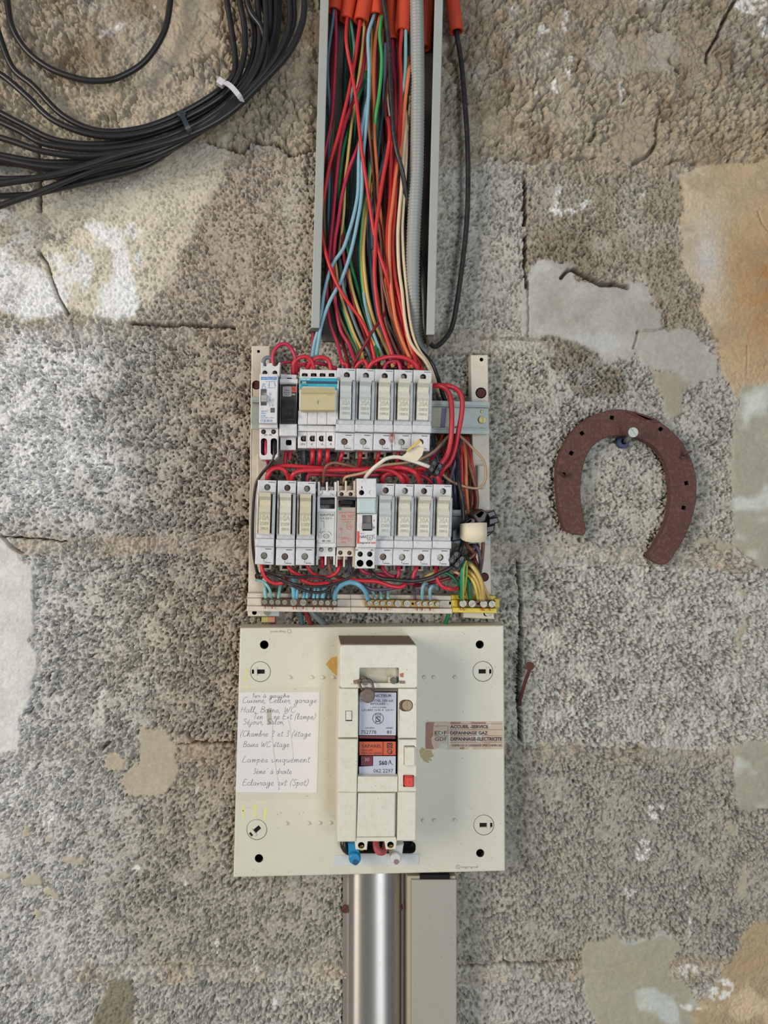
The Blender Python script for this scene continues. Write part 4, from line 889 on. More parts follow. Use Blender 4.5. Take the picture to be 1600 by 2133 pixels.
for s_, a_, b_, y_, h_ in (('1er à gauche',525,604,1453,4.2),('Cuisine, Cellier, garage',505,660,1464,6),('Hall, Bains, WC',501,616,1484,6.2),('Ten    ne Ext (lampe)',527,658,1498,6),('Séjour, Salon,',506,594,1509,6),
    ('(Chambre 2 et 3 (étage',500,648,1534,6),('Bains WC étage',506,603,1556,6),('Lampes uniquement',504,646,1588,6.6),('3ème- à droite',527,608,1612,6),('Eclairage ext (Spot)',505,643,1636,6.4)):
    handwrite(hw, s_, a_, b_, y_, h_)
put(hw, 'handwriting', M_INK, nt)
# ---- utility sticker
sk = empty('utility_sticker', P(966, 1560, 25), 'torn brown and cream EDF GDF emergency sticker at the right edge of the board', 'sticker')
M_STK = mat('sticker_faded_paper', (206,186,166), .55, dirt=.9, dirt_col=(170,126,106), scale=70, var=.1)
put(MB(PF(25)).pr([(886,1506),(889,1503.5),(970,1503),(1047,1502.5),(1048,1560),(985,1561),(983,1556),(978,1556),(974,1561),(932,1561),(924,1552),(918,1556),(905,1561),(886,1560)], 25.0, 25.35), 'sticker_sheet', M_STK, sk)
put(MB(PF(25)).pr([(887,1508),(889,1504),(905,1504),(903,1510),(901,1520),(902,1532),(898,1538),(899,1548),(904,1560),(887,1560)], 25.2, 25.45), 'brown_printed_field', mat('sticker_brown', (158,112,96), .55, dirt=.5, dirt_col=(196,160,140), scale=120), sk)
for pp_ in ([(938,1504),(960,1504),(958,1507),(938,1507)], [(978,1504),(1014,1504),(1010,1508),(986,1507)], [(958,1557),(968,1556),(966,1560),(957,1560)]): put(MB(PF(25)).pr(pp_, 25.2, 25.45), 'brown_printed_field', MATS['sticker_brown'], sk)
put(MB(PF(25)).pr([(912,1524),(920,1521),(926,1525),(924,1531),(916,1533),(911,1529)], 25.2, 25.5).pr([(990,1527),(1000,1524),(1005,1532),(998,1540),(1003,1548),(994,1546),(990,1536)], 25.2, 25.44).pr([(1011,1504),(1022,1504),(1024,1512),(1014,1514)], 25.2, 25.44).pr([(915,1556),(918,1548),(927,1548),(934,1552),(930,1560),(916,1560)], 25.2, 25.5).pr([(930,1530),(937,1527),(938,1550),(931,1556)], 25.2, 25.44), 'torn_spots', mat('torn_bare', (206,206,190), .5), sk)
t = MB(PF(25)); 
for s_, cx, cy, w_, h_, bo in (('ACCUEIL -SERVICE',977.5,1513.5,79,7,.03),('DEPANNAGE GAZ',977,1526.5,78,7,.03),('DEPANNAGE-ELECTRICITE',992,1539,107,7.5,.03),('CHEMIN DE LA CARRERASSE (PRES CHEMIN DES',993,1553,105,6,.0),('EDF',918,1526.5,25,7,.01),('GDF',918.5,1539,25,8,.0)): put_text(t, s_, cx, cy, w_, h_, 25.5, bold=bo, shear=0.0)
put(t, 'sticker_lettering', plain('dark_violet_print', (66,52,66)), sk)
t = MB(PF(25))
for y_ in (1507.5,1520,1532.5,1546): t.line([(938,y_),(1046,y_-.3)], .8, 25.42)
t.line([(902,1512),(933,1512),(933,1553)], .8, 25.42).line([(902,1512),(902,1531)], .8, 25.42).line([(905,1532.5),(933,1532.5)], .8, 25.5)
put(t, 'ruled_lines', plain('brown_print', (140,110,96)), sk)
# ================================================================= main breaker
mbk = empty('main_breaker', P(787, 1775, 25), 'tall cream main circuit breaker with lead seal, silver label and red button', 'circuit breaker')
F75 = PF(75)
b = MB(F75)
b.pr([(708,1348),(713,1343),(862,1343),(871,1352),(870,1434),(868.5,1620),(868,1756),(703.5,1758),(704,1540)], 25, 66, .6)
put(b, 'breaker_base', M_BREAK, mbk)
b = MB(F75).pr(rect(708.5,1343.5,871,1434,7,4), 60, 75, 1.2, holes=[(rect(748.5,1390.5,831,1423,2.5),68.5,2)])
put(b, 'upper_cover', [M_BREAK, M_HOLE, mat('seal_recess_dirty', (196,192,172), .5, dirt=.7, dirt_col=(150,112,76), scale=120)], mbk)
dz = XZ(790, 1343, .075)[1]
put(MB(F75).prof([(1342.9,26),(1342.9,73.6),(1342.2,73.6),(1342.2,26)], 709.5, 866), 'dusty_top', M_DUST, mbk)
b = MB(F75)
b.pr([(707,1435.5),(747,1435.5),(746.5,1538),(705,1538)], 60, 73, .8, holes=[(rect(720,1481.5,734,1503.5,1),72.2,None)]).box(721,1482.5,733,1501.5,71,72.9,.4)
b.pr([(830.5,1435.5),(870,1435.5),(869.5,1539.5),(830.5,1539.5)], 60, 73, .8, holes=[(rect(831.5,1458.5,861,1483,11.8,6),70,2)])
b.pr([(704.5,1541),(746,1541),(744,1653),(703.8,1652)], 60, 73, .8)
b.pr([(831,1542),(869.3,1542),(868.8,1651),(830,1651)], 60, 73, .8, holes=[(rect(842,1554.5,865,1596,3),71.4,None),(rect(840.5,1616,863,1641,2),70,None)])
b.pr([(746,1619),(829.5,1619),(829,1651.5),(745,1651.5)], 60, 73, .5)
b.pr([(703.8,1653),(744.5,1653),(742.5,1757),(703,1757.5)], 60, 72, 1.2).pr([(829.5,1652),(868.8,1652),(868,1755),(828,1755)], 60, 72, 1.2)
put(b, 'front_cover', [M_BREAK, M_HOLE, M_DUST], mbk)
put(MB(F75).pr([(746.5,1655),(824.5,1655),(823.5,1747),(743.5,1747.5)], 60, 71.6, .8), 'wiring_cover', M_BREAK, mbk)
b = MB(F75)
b.pr([(743.5,1748.5),(826,1748),(828,1756),(826,1773),(805,1774),(802,1757),(767,1757),(765,1775),(741.5,1774),(740,1757)], 60, 71, .6, holes=[(circ(753.3,1765,7,18),64,1),(circ(814.5,1764,7,18),64,1)])
put(b, 'screw_tabs', [M_BREAK, M_HOLE], mbk)
for x, y in ((753.3,1765),(814.5,1764)): put(MB(PF(66)).pr(circ(x,y,6.4,18), 60, 68, .8, holes=[(circ(x,y,2.6,12),63,None)]), 'brass_screw', M_BRASSB, mbk)
# label window
put(MB(PF(68)).pr([(747.5,1434),(830,1434),(829.5,1618),(745.5,1618)], 60, 66, 0).box(747.5,1434,830,1440,65,69,.3), 'label_window', M_BROWNW, mbk)
put(MB(PF(67)).pr([(748.8,1442),(826,1442.5),(825,1532),(747.8,1531.5)], 65.8, 67, .2), 'silver_label', M_LABEL, mbk)
put(MB(PF(67)).pr([(748.5,1533),(824,1533.5),(824,1539.5),(748.5,1538)], 65.8, 66.8), 'maroon_strip', M_MAROON, mbk)
put(MB(PF(67)).pr(rect(748.5,1545,797.4,1573), 65.8, 67).pr(rect(798.6,1545,824.5,1573), 65.8, 67), 'orange_label', M_OLABEL, mbk)
put(MB(PF(67)).pr([(777.5,1575.2),(824.5,1575.2),(824,1613.5),(748,1614.5),(748,1597),(777.5,1595.5)], 65.8, 67), 'silver_label', M_LABEL, mbk)
put(MB(PF(67)).box(752,1575,776.5,1594.5,65.8,67), 'maroon_square', M_MAROON, mbk)
t = MB(PF(67))
for s_, cx, cy, w_, h_, bo in (('DISJONCTEUR',786,1450,60,7,.015),('DIFFERENTIEL 500 mA',785,1459.5,69,5,.005),('BIPOLAIRE ~',790.5,1466,37,4.6,.005),('1 pôle protégé',788,1473.5,33,3.4,.005),('CALIBRE 15/45 A  250 V~',787.5,1479,68,4,.0),('NUMÉRO',771,1516,19,4.2,.0),('ANNÉE',811,1516,14,4,.01),('752778',768,1525,32,7.5,.0),('81',810.5,1525,9,7,.01)): put_text(t, s_, cx, cy, w_, h_, 67, bold=bo)
t.line(circ(787.5,1496.5,11.2,24)+[(798.7,1496.5)], 1.1, 67).line([(783,1486.5),(783,1506.5)], 1, 67).line([(792,1486.5),(792,1506.5)], 1, 67); put_text(t, 'S', 787.5, 1498, 8, 12, 67, bold=.01); put_text(t, 'NF', 787.5, 1489, 5, 3.4, 67)
for s_, cx, cy, w_, h_, bo in (('SAPAREL',774.5,1554,41,6.5,.01),('GROUPE',765,1563,22,4.4,.0),('MERLIN GERIN',774.5,1569,42,4.4,.0),('S60',798,1589,17,9.5,.03),('062 2297',798.5,1605.5,41,7.5,.0)): put_text(t, s_, cx, cy, w_, h_, 67, bold=bo)
t.line([(809,1593),(811,1586),(811.5,1584),(813,1584),(813,1591)], 1, 67).line([(813,1584),(816,1592),(819,1593)], 1, 67)
t.pr(rect(806.5,1547.5,817.5,1558.5), 66.9, 67.15); t.line(circ(812,1565.5,4.6,16)+[(816.6,1565.5)], 1.6, 67).line([(812,1566),(816,1566),(816,1570)], 1.4, 67)
put(t, 'label_lettering', M_TXT, mbk)
t = MB(PF(67)); t.line([(808.5,1550),(812,1554),(815.5,1550)], 1.8, 67.15); t.line([(808.5,1554.5),(812,1557.5),(815.5,1554.5)], 1.2, 67.15); put(t, 'logo_chevron', M_OLABEL, mbk)
t = MB(PF(67)); put_text(t, '30', 764.5, 1582, 10, 7, 67); put(t, 'pale_number', mat('pink_print', (196,150,160), .5), mbk)
put(MB(PF(75)).pr(rect(842.6,1556,864.4,1595,2.5), 70, 76, .8).line([(855,1571),(858,1571),(858,1587),(855,1587),(855,1571)], .6, 76), 'test_rocker', M_BREAK, mbk)
put(MB(PF(77)).pr(rect(843,1618,862,1639.5,3), 68, 78, 1.2), 'red_button', M_RED, mbk)
t = MB(PF(78)); put_text(t, 'O', 853, 1629, 5, 7, 78); put(t, 'button_mark', plain('dark_red_print', (176,44,34)), mbk)
put(MB(PF(73)).pr(rect(838,1459.5,860,1482,11,6), 68, 71.5, .4), 'round_cap', mat('dull_brass_cap', (158,142,112), .5, .3), mbk)
# seal parts
sb = MB(PF(72))
sb.pr([(735.5,1415.5),(748,1413),(749,1423),(736.5,1423)], 68, 75.8, .3).pr([(831,1416),(842.5,1416.5),(842.5,1422),(831,1422)], 68, 75.8, .3)
put(sb, 'seal_slot', M_DUST, mbk)
put(MB(PF(73)).screw(760,1417.5,8,77,-5,h=1.6).screw(819,1416.5,6.6,77,30,h=1.4), 'sealing_screws', mat('grimy_grey_metal', (110,104,98), .5, .6, dirt=.6), mbk)
put(MB(PF(73)).box(748,1411,770,1424,66,73,.6).box(809.5,1410.5,825,1424,66,73,.6), 'seal_posts', M_BREAK, mbk)
put(MB(PF(74)).pr([(832.5,1403),(840.5,1401),(839.5,1410.5),(833,1409)], 74.6, 75.4), 'red_seal_residue', mat('sealing_wax', (186,112,86), .5), mbk)
sl = empty('lead_seal', P(766.5, 1464, 75), 'round dull lead seal hanging on a wire loop from the main breaker', 'seal')
put(MB(PF(79)).pr([(766.5+15.5*math.cos(a_*.45)*random.uniform(.95,1.03), 1449+15.5*math.sin(a_*.45)*random.uniform(.95,1.03)) for a_ in range(14)], 76, 80.5, 1.4), 'seal_disc', mat('lead_grey', (118,104,98), .6, .3, dirt=.7, dirt_col=(150,138,128), scale=260, bump=.5), sl)
put(MB().tube([P(756,1440,79),P(751,1430,79),P(749,1421,77),P(752,1415,77)], .0011, 6, 3).tube([P(778,1438,79),P(777,1428,79),P(773,1418,78),P(766,1414,77)], .0011, 6, 3).tube([P(752,1415,77),P(759,1411,78.5),P(766,1414,77)], .0009, 6, 3), 'seal_wire', mat('seal_wire_metal', (112,96,86), .5, .6), sl)
# cables under the breaker
def cabl(name, cat, lab, pts, rpx, m, dd=None, **k):
    rr = rpx*KK(pts[0][0], pts[0][1], pts[0][2])
    return MB().tube([P(*p) for p in pts], rr, 14, 4).build(name, m, label=lab, cat=cat, **k)
o = empty('cable_ferrule', P(737, 1798, 30), 'bright blue plastic sleeve end under the main breaker', 'cable sleeve')
put(MB(PF(40)).cyl(739,1786,12.5,26,44,1.5,24).cyl(740,1792,6,43.6,44.4,0,16,m=1).pr([(725,1757),(745,1757),(752,1788),(727,1792)], 28, 40, 1), 'sleeve', [mat('blue_sleeve', (26,134,182), .3), mat('deep_blue', (14,76,116), .5)], o)
o = empty('cable_ferrule', P(826, 1798, 30), 'clear whitish plastic sleeve end under the main breaker, at the right', 'cable sleeve')
put(MB(PF(40)).cyl(824,1786,12,26,43,1.5,24).cyl(825,1792,5.5,42.6,43.4,0,16,m=1).pr([(816,1766),(842,1760),(838,1788),(815,1790)], 28, 38, 1), 'sleeve', [mat('clear_white_sleeve', (214,214,212), .15), mat('sleeve_bore', (150,120,112), .5)], o)
cabl('power_cable', 'cable', 'dull red cable bend under the main breaker between its two screws', [(783,1740,40),(784,1764,46),(790,1774,48),(800,1772,44),(806,1750,36)], 7, mat('dull_red_sleeve', (182,78,84), .45))
cabl('power_cable', 'cable', 'black cable under the main breaker, left of the blue sleeve', [(722,1740,30),(716,1758,34),(724,1772,32),(740,1776,28)], 8, M_BLACK)
# ================================================================= guard and trunking below
gd = empty('steel_cable_guard', P(775, 2133, 0), 'half round brushed steel cable guard running down below the board', 'cable guard')
b = MB(PF(0)); n = 28; rows_ = (1796, 2900)
secs = [(714,0),(714,4),(722,5),(724,8)] + [(778-54*math.cos(math.pi*i/n)*1.0, 6+17*math.sin(math.pi*i/n)**0.75) for i in range(1, n)] + [(834,6),(836,4),(846,3.4),(846,0)]
lo = []
for y_ in rows_:
    i0 = len(b.v)
    for x_, d_ in secs: xx, zz = XZ(x_ - 1.5 if y_ > 2000 else x_, y_, 0); b.v.append((xx, -d_/1000., zz))
    lo.append(i0)
for i in range(len(secs)-1): b.face((lo[0]+i, lo[1]+i, lo[1]+i+1, lo[0]+i+1), 0, 4 < i < n+2)
put(b, 'guard_shell', M_STEEL, gd)
for x_, y_, mm in ((719.5,1892,M_RUSTB),(831,1888,M_RUSTB)): put(MB(PF(6)).screw(x_, y_, 8, 8.5, -40, m=0), 'fixing_screw', mm, gd)
tk = empty('beige_trunking', P(905, 2133, 0), 'flat beige trunking with a plain lid running down beside the steel guard', 'trunking')
put(MB(PF(22)).box(849,1826,950,2900,0,21,.8), 'trunking_base', mat('trunk_side', (176,164,140), .5), tk)
put(MB(PF(24)).box(857.5,1833,952,2900,18,24,1.0), 'trunking_lid', M_BEIGE, tk)
put(MB(PF(22)).box(875,1822,937,1831,18,23,.3), 'dark_opening', M_HOLE, tk)
# ================================================================= trunking with the wire bundle
tr = empty('wire_trunking', P(780, 700, 0), 'open grey plastic trunking without lid, full of coloured wires, above the rack', 'trunking')
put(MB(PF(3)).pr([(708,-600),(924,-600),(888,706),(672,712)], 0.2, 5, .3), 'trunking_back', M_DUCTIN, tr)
def duct_side(xt, yt, xb, yb, w, inner):
    """side wall plus the front lip that held the lid"""
    b = MB(PF(42))
    if inner > 0: wall_ = [(xt, yt), (xt+5, yt), (xb+5, yb), (xb, yb)]
    else: wall_ = [(xt+w-5, yt), (xt+w, yt), (xb+w, yb), (xb+w-5, yb)]
    b.pr(wall_, 0, 41, .3).pr([(xt,yt),(xt+w,yt),(xb+w,yb),(xb,yb)], 39.5, 42, .7)
    return b
put(duct_side(684, -600, 648, 683, 18, 1), 'side_wall', M_DUCT, tr)
put(duct_side(921, -600, 888.5, 697, 17.5, -1), 'side_wall', M_DUCT, tr)
put(MB(PF(38)).pr([(649,684),(665,684),(664,690),(650,689)], 20, 38, .4), 'lip_end', M_DUCTIN, tr)
put(MB(PF(38)).pr([(891,698),(903,698),(903,708),(896,716),(893,706)], 20, 38, .4), 'lip_end', M_DUCTIN, tr)
# orange conduits
def conduit(lab, pts, rpx, d):
    dd = d; p3 = [P(x, y, dd) for x, y in ([(pts[0][0]+12, -600), (pts[0][0]+5, -300)] + pts)]; rr = rpx*KK(pts[0][0], 60, dd)
    b = MB(); N_ = 18
    b.tube(p3, rr, N_, 4, caps=False)
    # bore: inner wall of the cut end
    i0 = len(b.v); a_ = p3[-1]; dr = (p3[-1]-p3[-2]).normalized(); up = Vector((0,-1,0)); n1_ = (up-dr*up.dot(dr)).normalized(); n2_ = dr.cross(n1_)
    for rad, off in ((rr, 0), (rr*.80, 0.0004), (rr*.78, -0.02)):
        for k in range(N_):
            t_ = 2*math.pi*k/N_; b.v.append(tuple(a_ + dr*off + (n1_*math.cos(t_)+n2_*math.sin(t_))*rad))
    for q_ in range(2):
        for k in range(N_): b.face((i0+q_*N_+k, i0+q_*N_+(k+1)%N_, i0+(q_+1)*N_+(k+1)%N_, i0+(q_+1)*N_+k), 0, q_ == 1)
    b.face([i0+2*N_+k for k in range(N_)], 1)
    return b.build('orange_conduit', [M_ORANGE, M_HOLE], label=lab, cat='conduit', group='orange conduits at the top')
conduit('orange conduit end at the far left inside the trunking', [(706,-80),(701,-20),(696,23)], 15, 20)
conduit('short dull orange conduit end, second from the left in the trunking', [(738,-80),(732,-20),(722,42)], 15.5, 22)
conduit('bright orange conduit end, third from the left in the trunking', [(769,-80),(764,-20),(752,45)], 15.5, 32)
conduit('orange conduit end with white smears, left of the black cable', [(792,-80),(789,-20),(784,33)], 15, 30)
conduit('orange conduit end running behind the black cable', [(813,-80),(815,0),(818,84)], 12, 16)
conduit('orange conduit end holding a red and a pale blue wire', [(846,-80),(842,0),(838,66)], 14.5, 30)
conduit('orange conduit hidden behind the grey corrugated conduit', [(892,-80),(890,0),(883,100)], 14, 14)
conduit('orange conduit outside the trunking with the single black cable', [(935,-80),(943,0),(951,66)], 14.5, 18)
# corrugated conduit
def ribbed(t, i): return (14.6 if (i % 4) in (0, 1) else 13.2)*KK(868, 300, 30)
b = MB(); pts = [(882,-600,34),(870,-250,34),(867,-70,34),(869,60,34),(870,200,34),(868,350,33),(862,480,32),(860,560,31),(862,640,24),(868,700,14),(878,745,9),(884,765,8)]
def even(p3, st):
    o_ = [p3[0]]; acc = 0.0
    for a_, c_ in zip(p3, p3[1:]):
        L_ = (c_-a_).length
        while acc + L_ >= st:
            f_ = (st-acc)/L_; a_ = a_.lerp(c_, f_); o_.append(a_); L_ = (c_-a_).length; acc = 0.0
        acc += L_
    return o_
b.tube(even(spline([P(*p) for p in pts], 30), 6.6*0.00045/4), 1, 18, 1, rings=ribbed); b.build('corrugated_conduit', M_GREYC, label='grey corrugated conduit running down the trunking among the wires', cat='conduit')
# ================================================================= wires
WC = {'red':(206,48,50),'jred':(202,44,60),'crimson':(190,44,74),'dkred':(130,34,42),'blue':(140,184,202),'slate':(84,118,138),'teal':(62,102,108),'sky':(118,184,212),'green':(26,122,76),'brgreen':(66,172,92),
 'dkgreen':(24,80,62),'orange':(224,122,76),'brown':(140,88,72),'cream':(228,206,172),'white':(232,226,214),'yellow':(206,178,106),'khaki':(134,112,74),'black':(40,38,40),'navy':(44,58,84),
 'violet':(90,76,98),'grey':(112,122,128),'tan':(190,158,126),'dkgrey':(70,80,84),'mint':(132,186,184)}
def wmat(c): return mat('wire_'+c, WC[c], 0.34, dirt=0.18, dirt_col=(160,140,120), scale=150)
M_YG = [mat('earth_green', (28,152,112), .34), mat('earth_yellow', (218,188,84), .34)]
_used = set()
def wire(c, r, lab, pts, d=30, name='wire', cat='wire', group=None, n=7, seg=4):
    p3 = []
    for p in pts:
        p3.append(P(p[0], p[1], p[2] if len(p) > 2 else d))
    rr = r*KK(pts[0][0], pts[0][1], d)
    if c == 'red' and group != 'wires in the trunking': c = 'jred'
    assert lab not in _used, lab
    _used.add(lab)
    if c == 'yg': return MB().tube(p3, rr, 8, seg, mfun=lambda t, a: 0 if (a+0.06) % 0.5 < .26 else 1).build(name, M_YG, label=lab, cat=cat, group=group)
    return MB().tube(p3, rr, n, seg).build(name, wmat(c), label=lab, cat=cat, group=group)
T = 'wires in the trunking'
def tw(c, r, lab, pts, d): return wire(c, r, lab, pts, d, group=T)
E = 44  # depth at which ends enter the fuse holder tops
tw('slate',3.2,'grey blue wire from the leftmost orange conduit hugging the left lip',[(696,10,20),(694,40,22),(684,114),(683,162),(687,215),(689,272),(686,299),(686,395),(685,465),(690,540,14),(697,600,12)],18)
tw('crimson',3.2,'crimson wire from the leftmost conduit slanting left to the trunking lip',[(699,8,20),(700,42,22),(700,97),(697,162),(692,239),(684,285),(675,330),(671,377),(667,430),(664,520,20),(660,640,24),(653,700,30),(648,745,34)],24)
tw('red',3.9,'bright red wire crossing the whole bundle from upper left to the middle',[(724,30,24),(721,78),(726,117),(733,151),(743,215),(752,300),(762,369),(771,430),(779,485),(789,525),(803,568),(812,605,34),(820,650,26),(832,690,24),(846,725,26),(853,760,E)],40)
tw('red',3.9,'bright red wire running down the left lip then across to the middle fuse holders',[(752,30,32),(744,91,36),(737,138,34),(726,195),(713,250),(704,285),(687,342),(676,404),(669,445),(670,485),(682,539,40),(701,589,42),(724,628,42),(752,666,42),(771,708,42),(780,743,44),(783,762,46)],33)
tw('crimson',3.8,'crimson wire curving left behind the pale blue pair to a small hook below',[(766,40,24),(763,101),(754,156),(744,192),(729,228),(717,264),(708,307),(701,369),(696,430),(689,500),(682,582),(682,635),(689,680),(703,715),(712,756,E)],27)
tw('crimson',3.8,'crimson wire ending right of the first fuse holder, straighter of the two left ones',[(762,230,12),(756,270,18),(745,307),(727,353),(713,405),(704,465),(698,500),(694,558),(697,603),(701,649),(710,689),(726,717),(741,757,E)],29)
tw('dkred',3.6,'dark red wire deep in the bundle behind the green wire',[(716,300,12),(714,342),(712,395),(711,495),(717,539),(726,582),(734,624),(748,665),(765,715),(775,752,36)],14)
tw('crimson',3.6,'thick crimson wire joining the red crossing wire from behind',[(711,460),(717,539),(726,582),(737,630),(752,680),(770,730),(776,758,E)],22)
tw('green',3.8,'plain green wire sweeping from centre to left and back to the middle',[(762,150,16),(757,175),(747,203),(736,248),(722,285),(714,318),(708,369),(706,421),(715,470),(724,518),(735,565),(748,609),(761,654),(776,700),(790,748,38)],20)
tw('green',3.0,'dark green wire beside the second conduit, mostly hidden',[(728,36,18),(729,81),(733,114),(737,150),(742,210),(738,300,8)],14)
tw('mint',3.2,'pale grey green wire coming from the second orange conduit',[(730,34,22),(733,60),(737,90),(738,114),(736,150),(733,190),(728,250,10)],18)
tw('blue',3.9,'outer pale blue wire of the pair swinging left out of the trunking',[(782,20,28),(776,41,32),(768,68),(767,97),(769,138),(768,190),(765,239),(760,290),(755,340),(754,390),(751,425),(745,460),(738,495),(727,539),(710,586),(688,626),(671,672),(663,714),(659,742,38)],37)
tw('blue',3.9,'inner pale blue wire of the pair crossing the red ones to the left',[(770,190,30),(762,225),(755,265),(748,320),(746,395),(741,430),(734,460),(727,483),(715,518),(695,547),(683,578),(674,617),(667,670),(655,714),(650,745,38)],35)
tw('blue',3.0,'third pale blue wire below the left lip, thin and close to the pair',[(668,655,30),(666,690,32),(664,714,32),(660,745,38)],31)
tw('teal',3.6,'teal wire behind the pale blue pair',[(764,170,12),(757,230),(752,280),(745,330),(740,350),(735,412),(731,465),(727,512),(722,560),(718,600)],18)
tw('orange',3.6,'orange wire down the middle left of the bright green wire',[(793,28,28),(788,50),(782,84),(779,146),(779,211),(780,281),(783,325),(787,377),(789,412),(796,470,18),(800,520,16)],30)
tw('dkred',3.8,'dark red wire behind the orange wire in the middle',[(788,36,20),(785,97),(784,162),(781,230),(776,300)],18)
tw('brown',3.6,'brown wire crossing under the bright red ones in the middle',[(770,210,18),(768,251),(773,307),(778,369),(783,439),(794,500,18),(796,574),(805,617),(815,661),(825,696),(840,730),(846,758,E)],23)
tw('brgreen',3.8,'bright green wire from the conduit with white smears',[(797,26,30),(793,52),(791,75),(795,114),(794,154),(789,203),(783,239),(777,290,24)],33)
tw('dkgreen',4.2,'dark green wire under the bright green one',[(789,190,16),(787,237),(786,272),(778,342),(769,386),(762,430)],20)
tw('yg',3.6,'yellow green striped wire on the left side of the middle bundle',[(774,330,18),(767,390),(759,430),(754,477),(751,530),(754,582),(762,635),(776,687),(790,733),(796,757,E)],28)
tw('yellow',3.2,'yellow wire from the bright orange conduit going down left',[(758,36,30),(759,57),(756,97),(752,130),(747,165),(741,210,20),(733,255),(724,334),(719,377),(716,447),(705,540,16)],26)
tw('khaki',3.2,'khaki wire low at the left edge of the trunking',[(696,250,10),(688,340),(680,400),(676,440),(678,504),(684,560),(694,620),(702,650)],11)
tw('yellow',3.2,'yellow wire fanning right just above the first fuse holders',[(697,540,18),(700,556),(705,593),(713,626),(727,666),(738,696),(752,726),(757,752,E)],26)
tw('yg',3.0,'striped earth wire next to the yellow one above the first fuse holders',[(708,600,18),(714,640),(724,672),(735,702),(748,735),(752,755,E)],24)
tw('yellow',3.4,'yellow wire following the green wire to the second fuse holder',[(726,560,18),(731,590),(739,620),(752,658),(764,688),(778,715),(793,742),(796,758,E)],27)
tw('yellow',3.9,'thick yellow wire in the centre of the fan',[(771,360,18),(765,430),(759,477),(757,530),(761,582),(768,628),(780,670),(794,701),(811,740),(818,762,E)],30)
tw('slate',3.2,'slate blue wire right of the thick yellow one',[(778,400,16),(772,440),(769,483),(771,547),(777,609),(785,660),(797,705),(812,745)],24)
tw('blue',3.4,'pale blue wire sandwiched between two yellow ones in the fan',[(754,560,20),(758,617),(767,661),(782,705),(796,740),(803,758,E)],29)
tw('grey',3.8,'grey blue wire low in the fan beside the long red one',[(708,540,16),(711,565),(718,609),(735,661),(751,701),(768,735),(775,760,E)],26)
tw('red',4.4,'thick bright red wire in the centre, frontmost of the bundle',[(810,245,30),(812,281),(808,316),(798,369),(789,430),(783,479),(782,512),(780,565),(783,609),(790,656),(804,701),(817,738),(822,760,E)],41)
tw('red',3.8,'red wire just right of the frontmost one, parallel to it',[(815,270,26),(817,307),(814,360),(811,430),(806,479),(806,530),(808,574),(814,617),(824,661),(838,705),(852,748),(854,762,E)],34)
tw('orange',3.9,'peach orange wire from behind the corrugated conduit to the fourth fuse holder',[(853,120,22),(851,154),(846,195),(842,239),(838,290),(832,330),(827,351),(822,386),(817,430),(812,474),(811,524),(813,574),(817,617),(825,670),(838,710),(854,747),(858,764,E)],36)
tw('red',4.2,'thick red wire right of the peach orange one in the lower bundle',[(826,370,28),(824,400),(822,439),(818,490),(818,530),(822,574),(831,617),(841,661),(848,705),(862,742),(866,764,E)],33)
tw('red',4.2,'red wire straight down from the conduit left of the corrugated one',[(838,50,30),(836,75),(833,114),(835,162),(834,239),(832,275),(829,310),(824,350),(819,410),(815,440,26)],35)
tw('mint',3.9,'pale grey blue wire beside the red one left of the corrugated conduit',[(845,48,30),(845,75),(845,114),(844,146),(840,187),(835,230,20),(826,260,16),(818,300,12)],34)
tw('slate',3.4,'slate wire emerging left of the black cable in the middle',[(803,90,18),(802,130),(801,179),(796,246),(790,299),(785,345)],16)
tw('slate',3.2,'slate wire in the gap left of the thick red wire',[(804,300,14),(797,339),(789,369),(782,400),(776,470),(775,520)],16)
tw('brown',2.8,'thin brown wire bowed left of the black cable',[(810,160,22),(806,190),(801,219),(803,241),(810,264),(813,300)],25)
tw('cream',2.2,'thin cream wire along the black cable',[(806,180,20),(808,215),(812,250),(813,290)],22)
tw('cream',3.9,'cream wire bending down to the right end of the upper row, outer left one',[(846,232,22),(844,272),(840,325),(836,395),(832,439),(829,490),(831,556),(838,609),(843,661),(852,705),(866,730),(885,751),(897,776,36),(905,810,20)],34)
tw('cream',3.5,'cream wire bending down beside its twin to the right end of the upper row',[(848,240,20),(846,330),(841,421),(838,474),(840,530),(842,556),(847,609),(853,661),(861,700),(874,731),(892,756),(903,782,32),(914,820,16)],32)
wire('black',5.2,'long black cable from the top through the bundle to the rack edge',[(806,-600,30),(800,-250,40),(796,-40,44),(799,0,44),(806,49),(812,114),(814,179),(818,239),(820,275),(827,316),(838,356,40),(845,400,34),(848,440,26),(850,480,20),(853,540,15),(857,620,15),(862,700,18),(872,726,22),(886,742,26),(899,757,28),(911,785,24),(922,820,12),(934,850,8)],43,name='cable',cat='cable')
tw('violet',3.4,'dark violet wire beside the corrugated conduit in the upper bundle',[(856,215,20),(852,299),(848,377),(846,440),(847,500)],20)
tw('cream',2.6,'thin pale wire between the orange and the corrugated conduit',[(855,200,22),(852,250),(847,300),(844,350)],25)
tw('crimson',3.2,'thin crimson wire from the conduit behind the black cable',[(818,82,18),(820,130),(823,165),(825,210),(826,260),(824,300)],19)
tw('dkred',3.2,'dark crimson wire beside it from the same conduit',[(826,84,16),(829,120),(826,160),(822,200),(818,240),(812,300)],15)
tw('dkred',3.2,'dark red wire crossing low in the opposite direction above the rack',[(804,649,20),(792,668,36),(780,684,43),(762,714,45),(741,750,45),(735,762,46)],40)
tw('dkgrey',3.2,'dark grey wire in the lower gap right of the red crossing',[(800,630,14),(806,666),(824,705),(838,735),(842,758,36)],20)
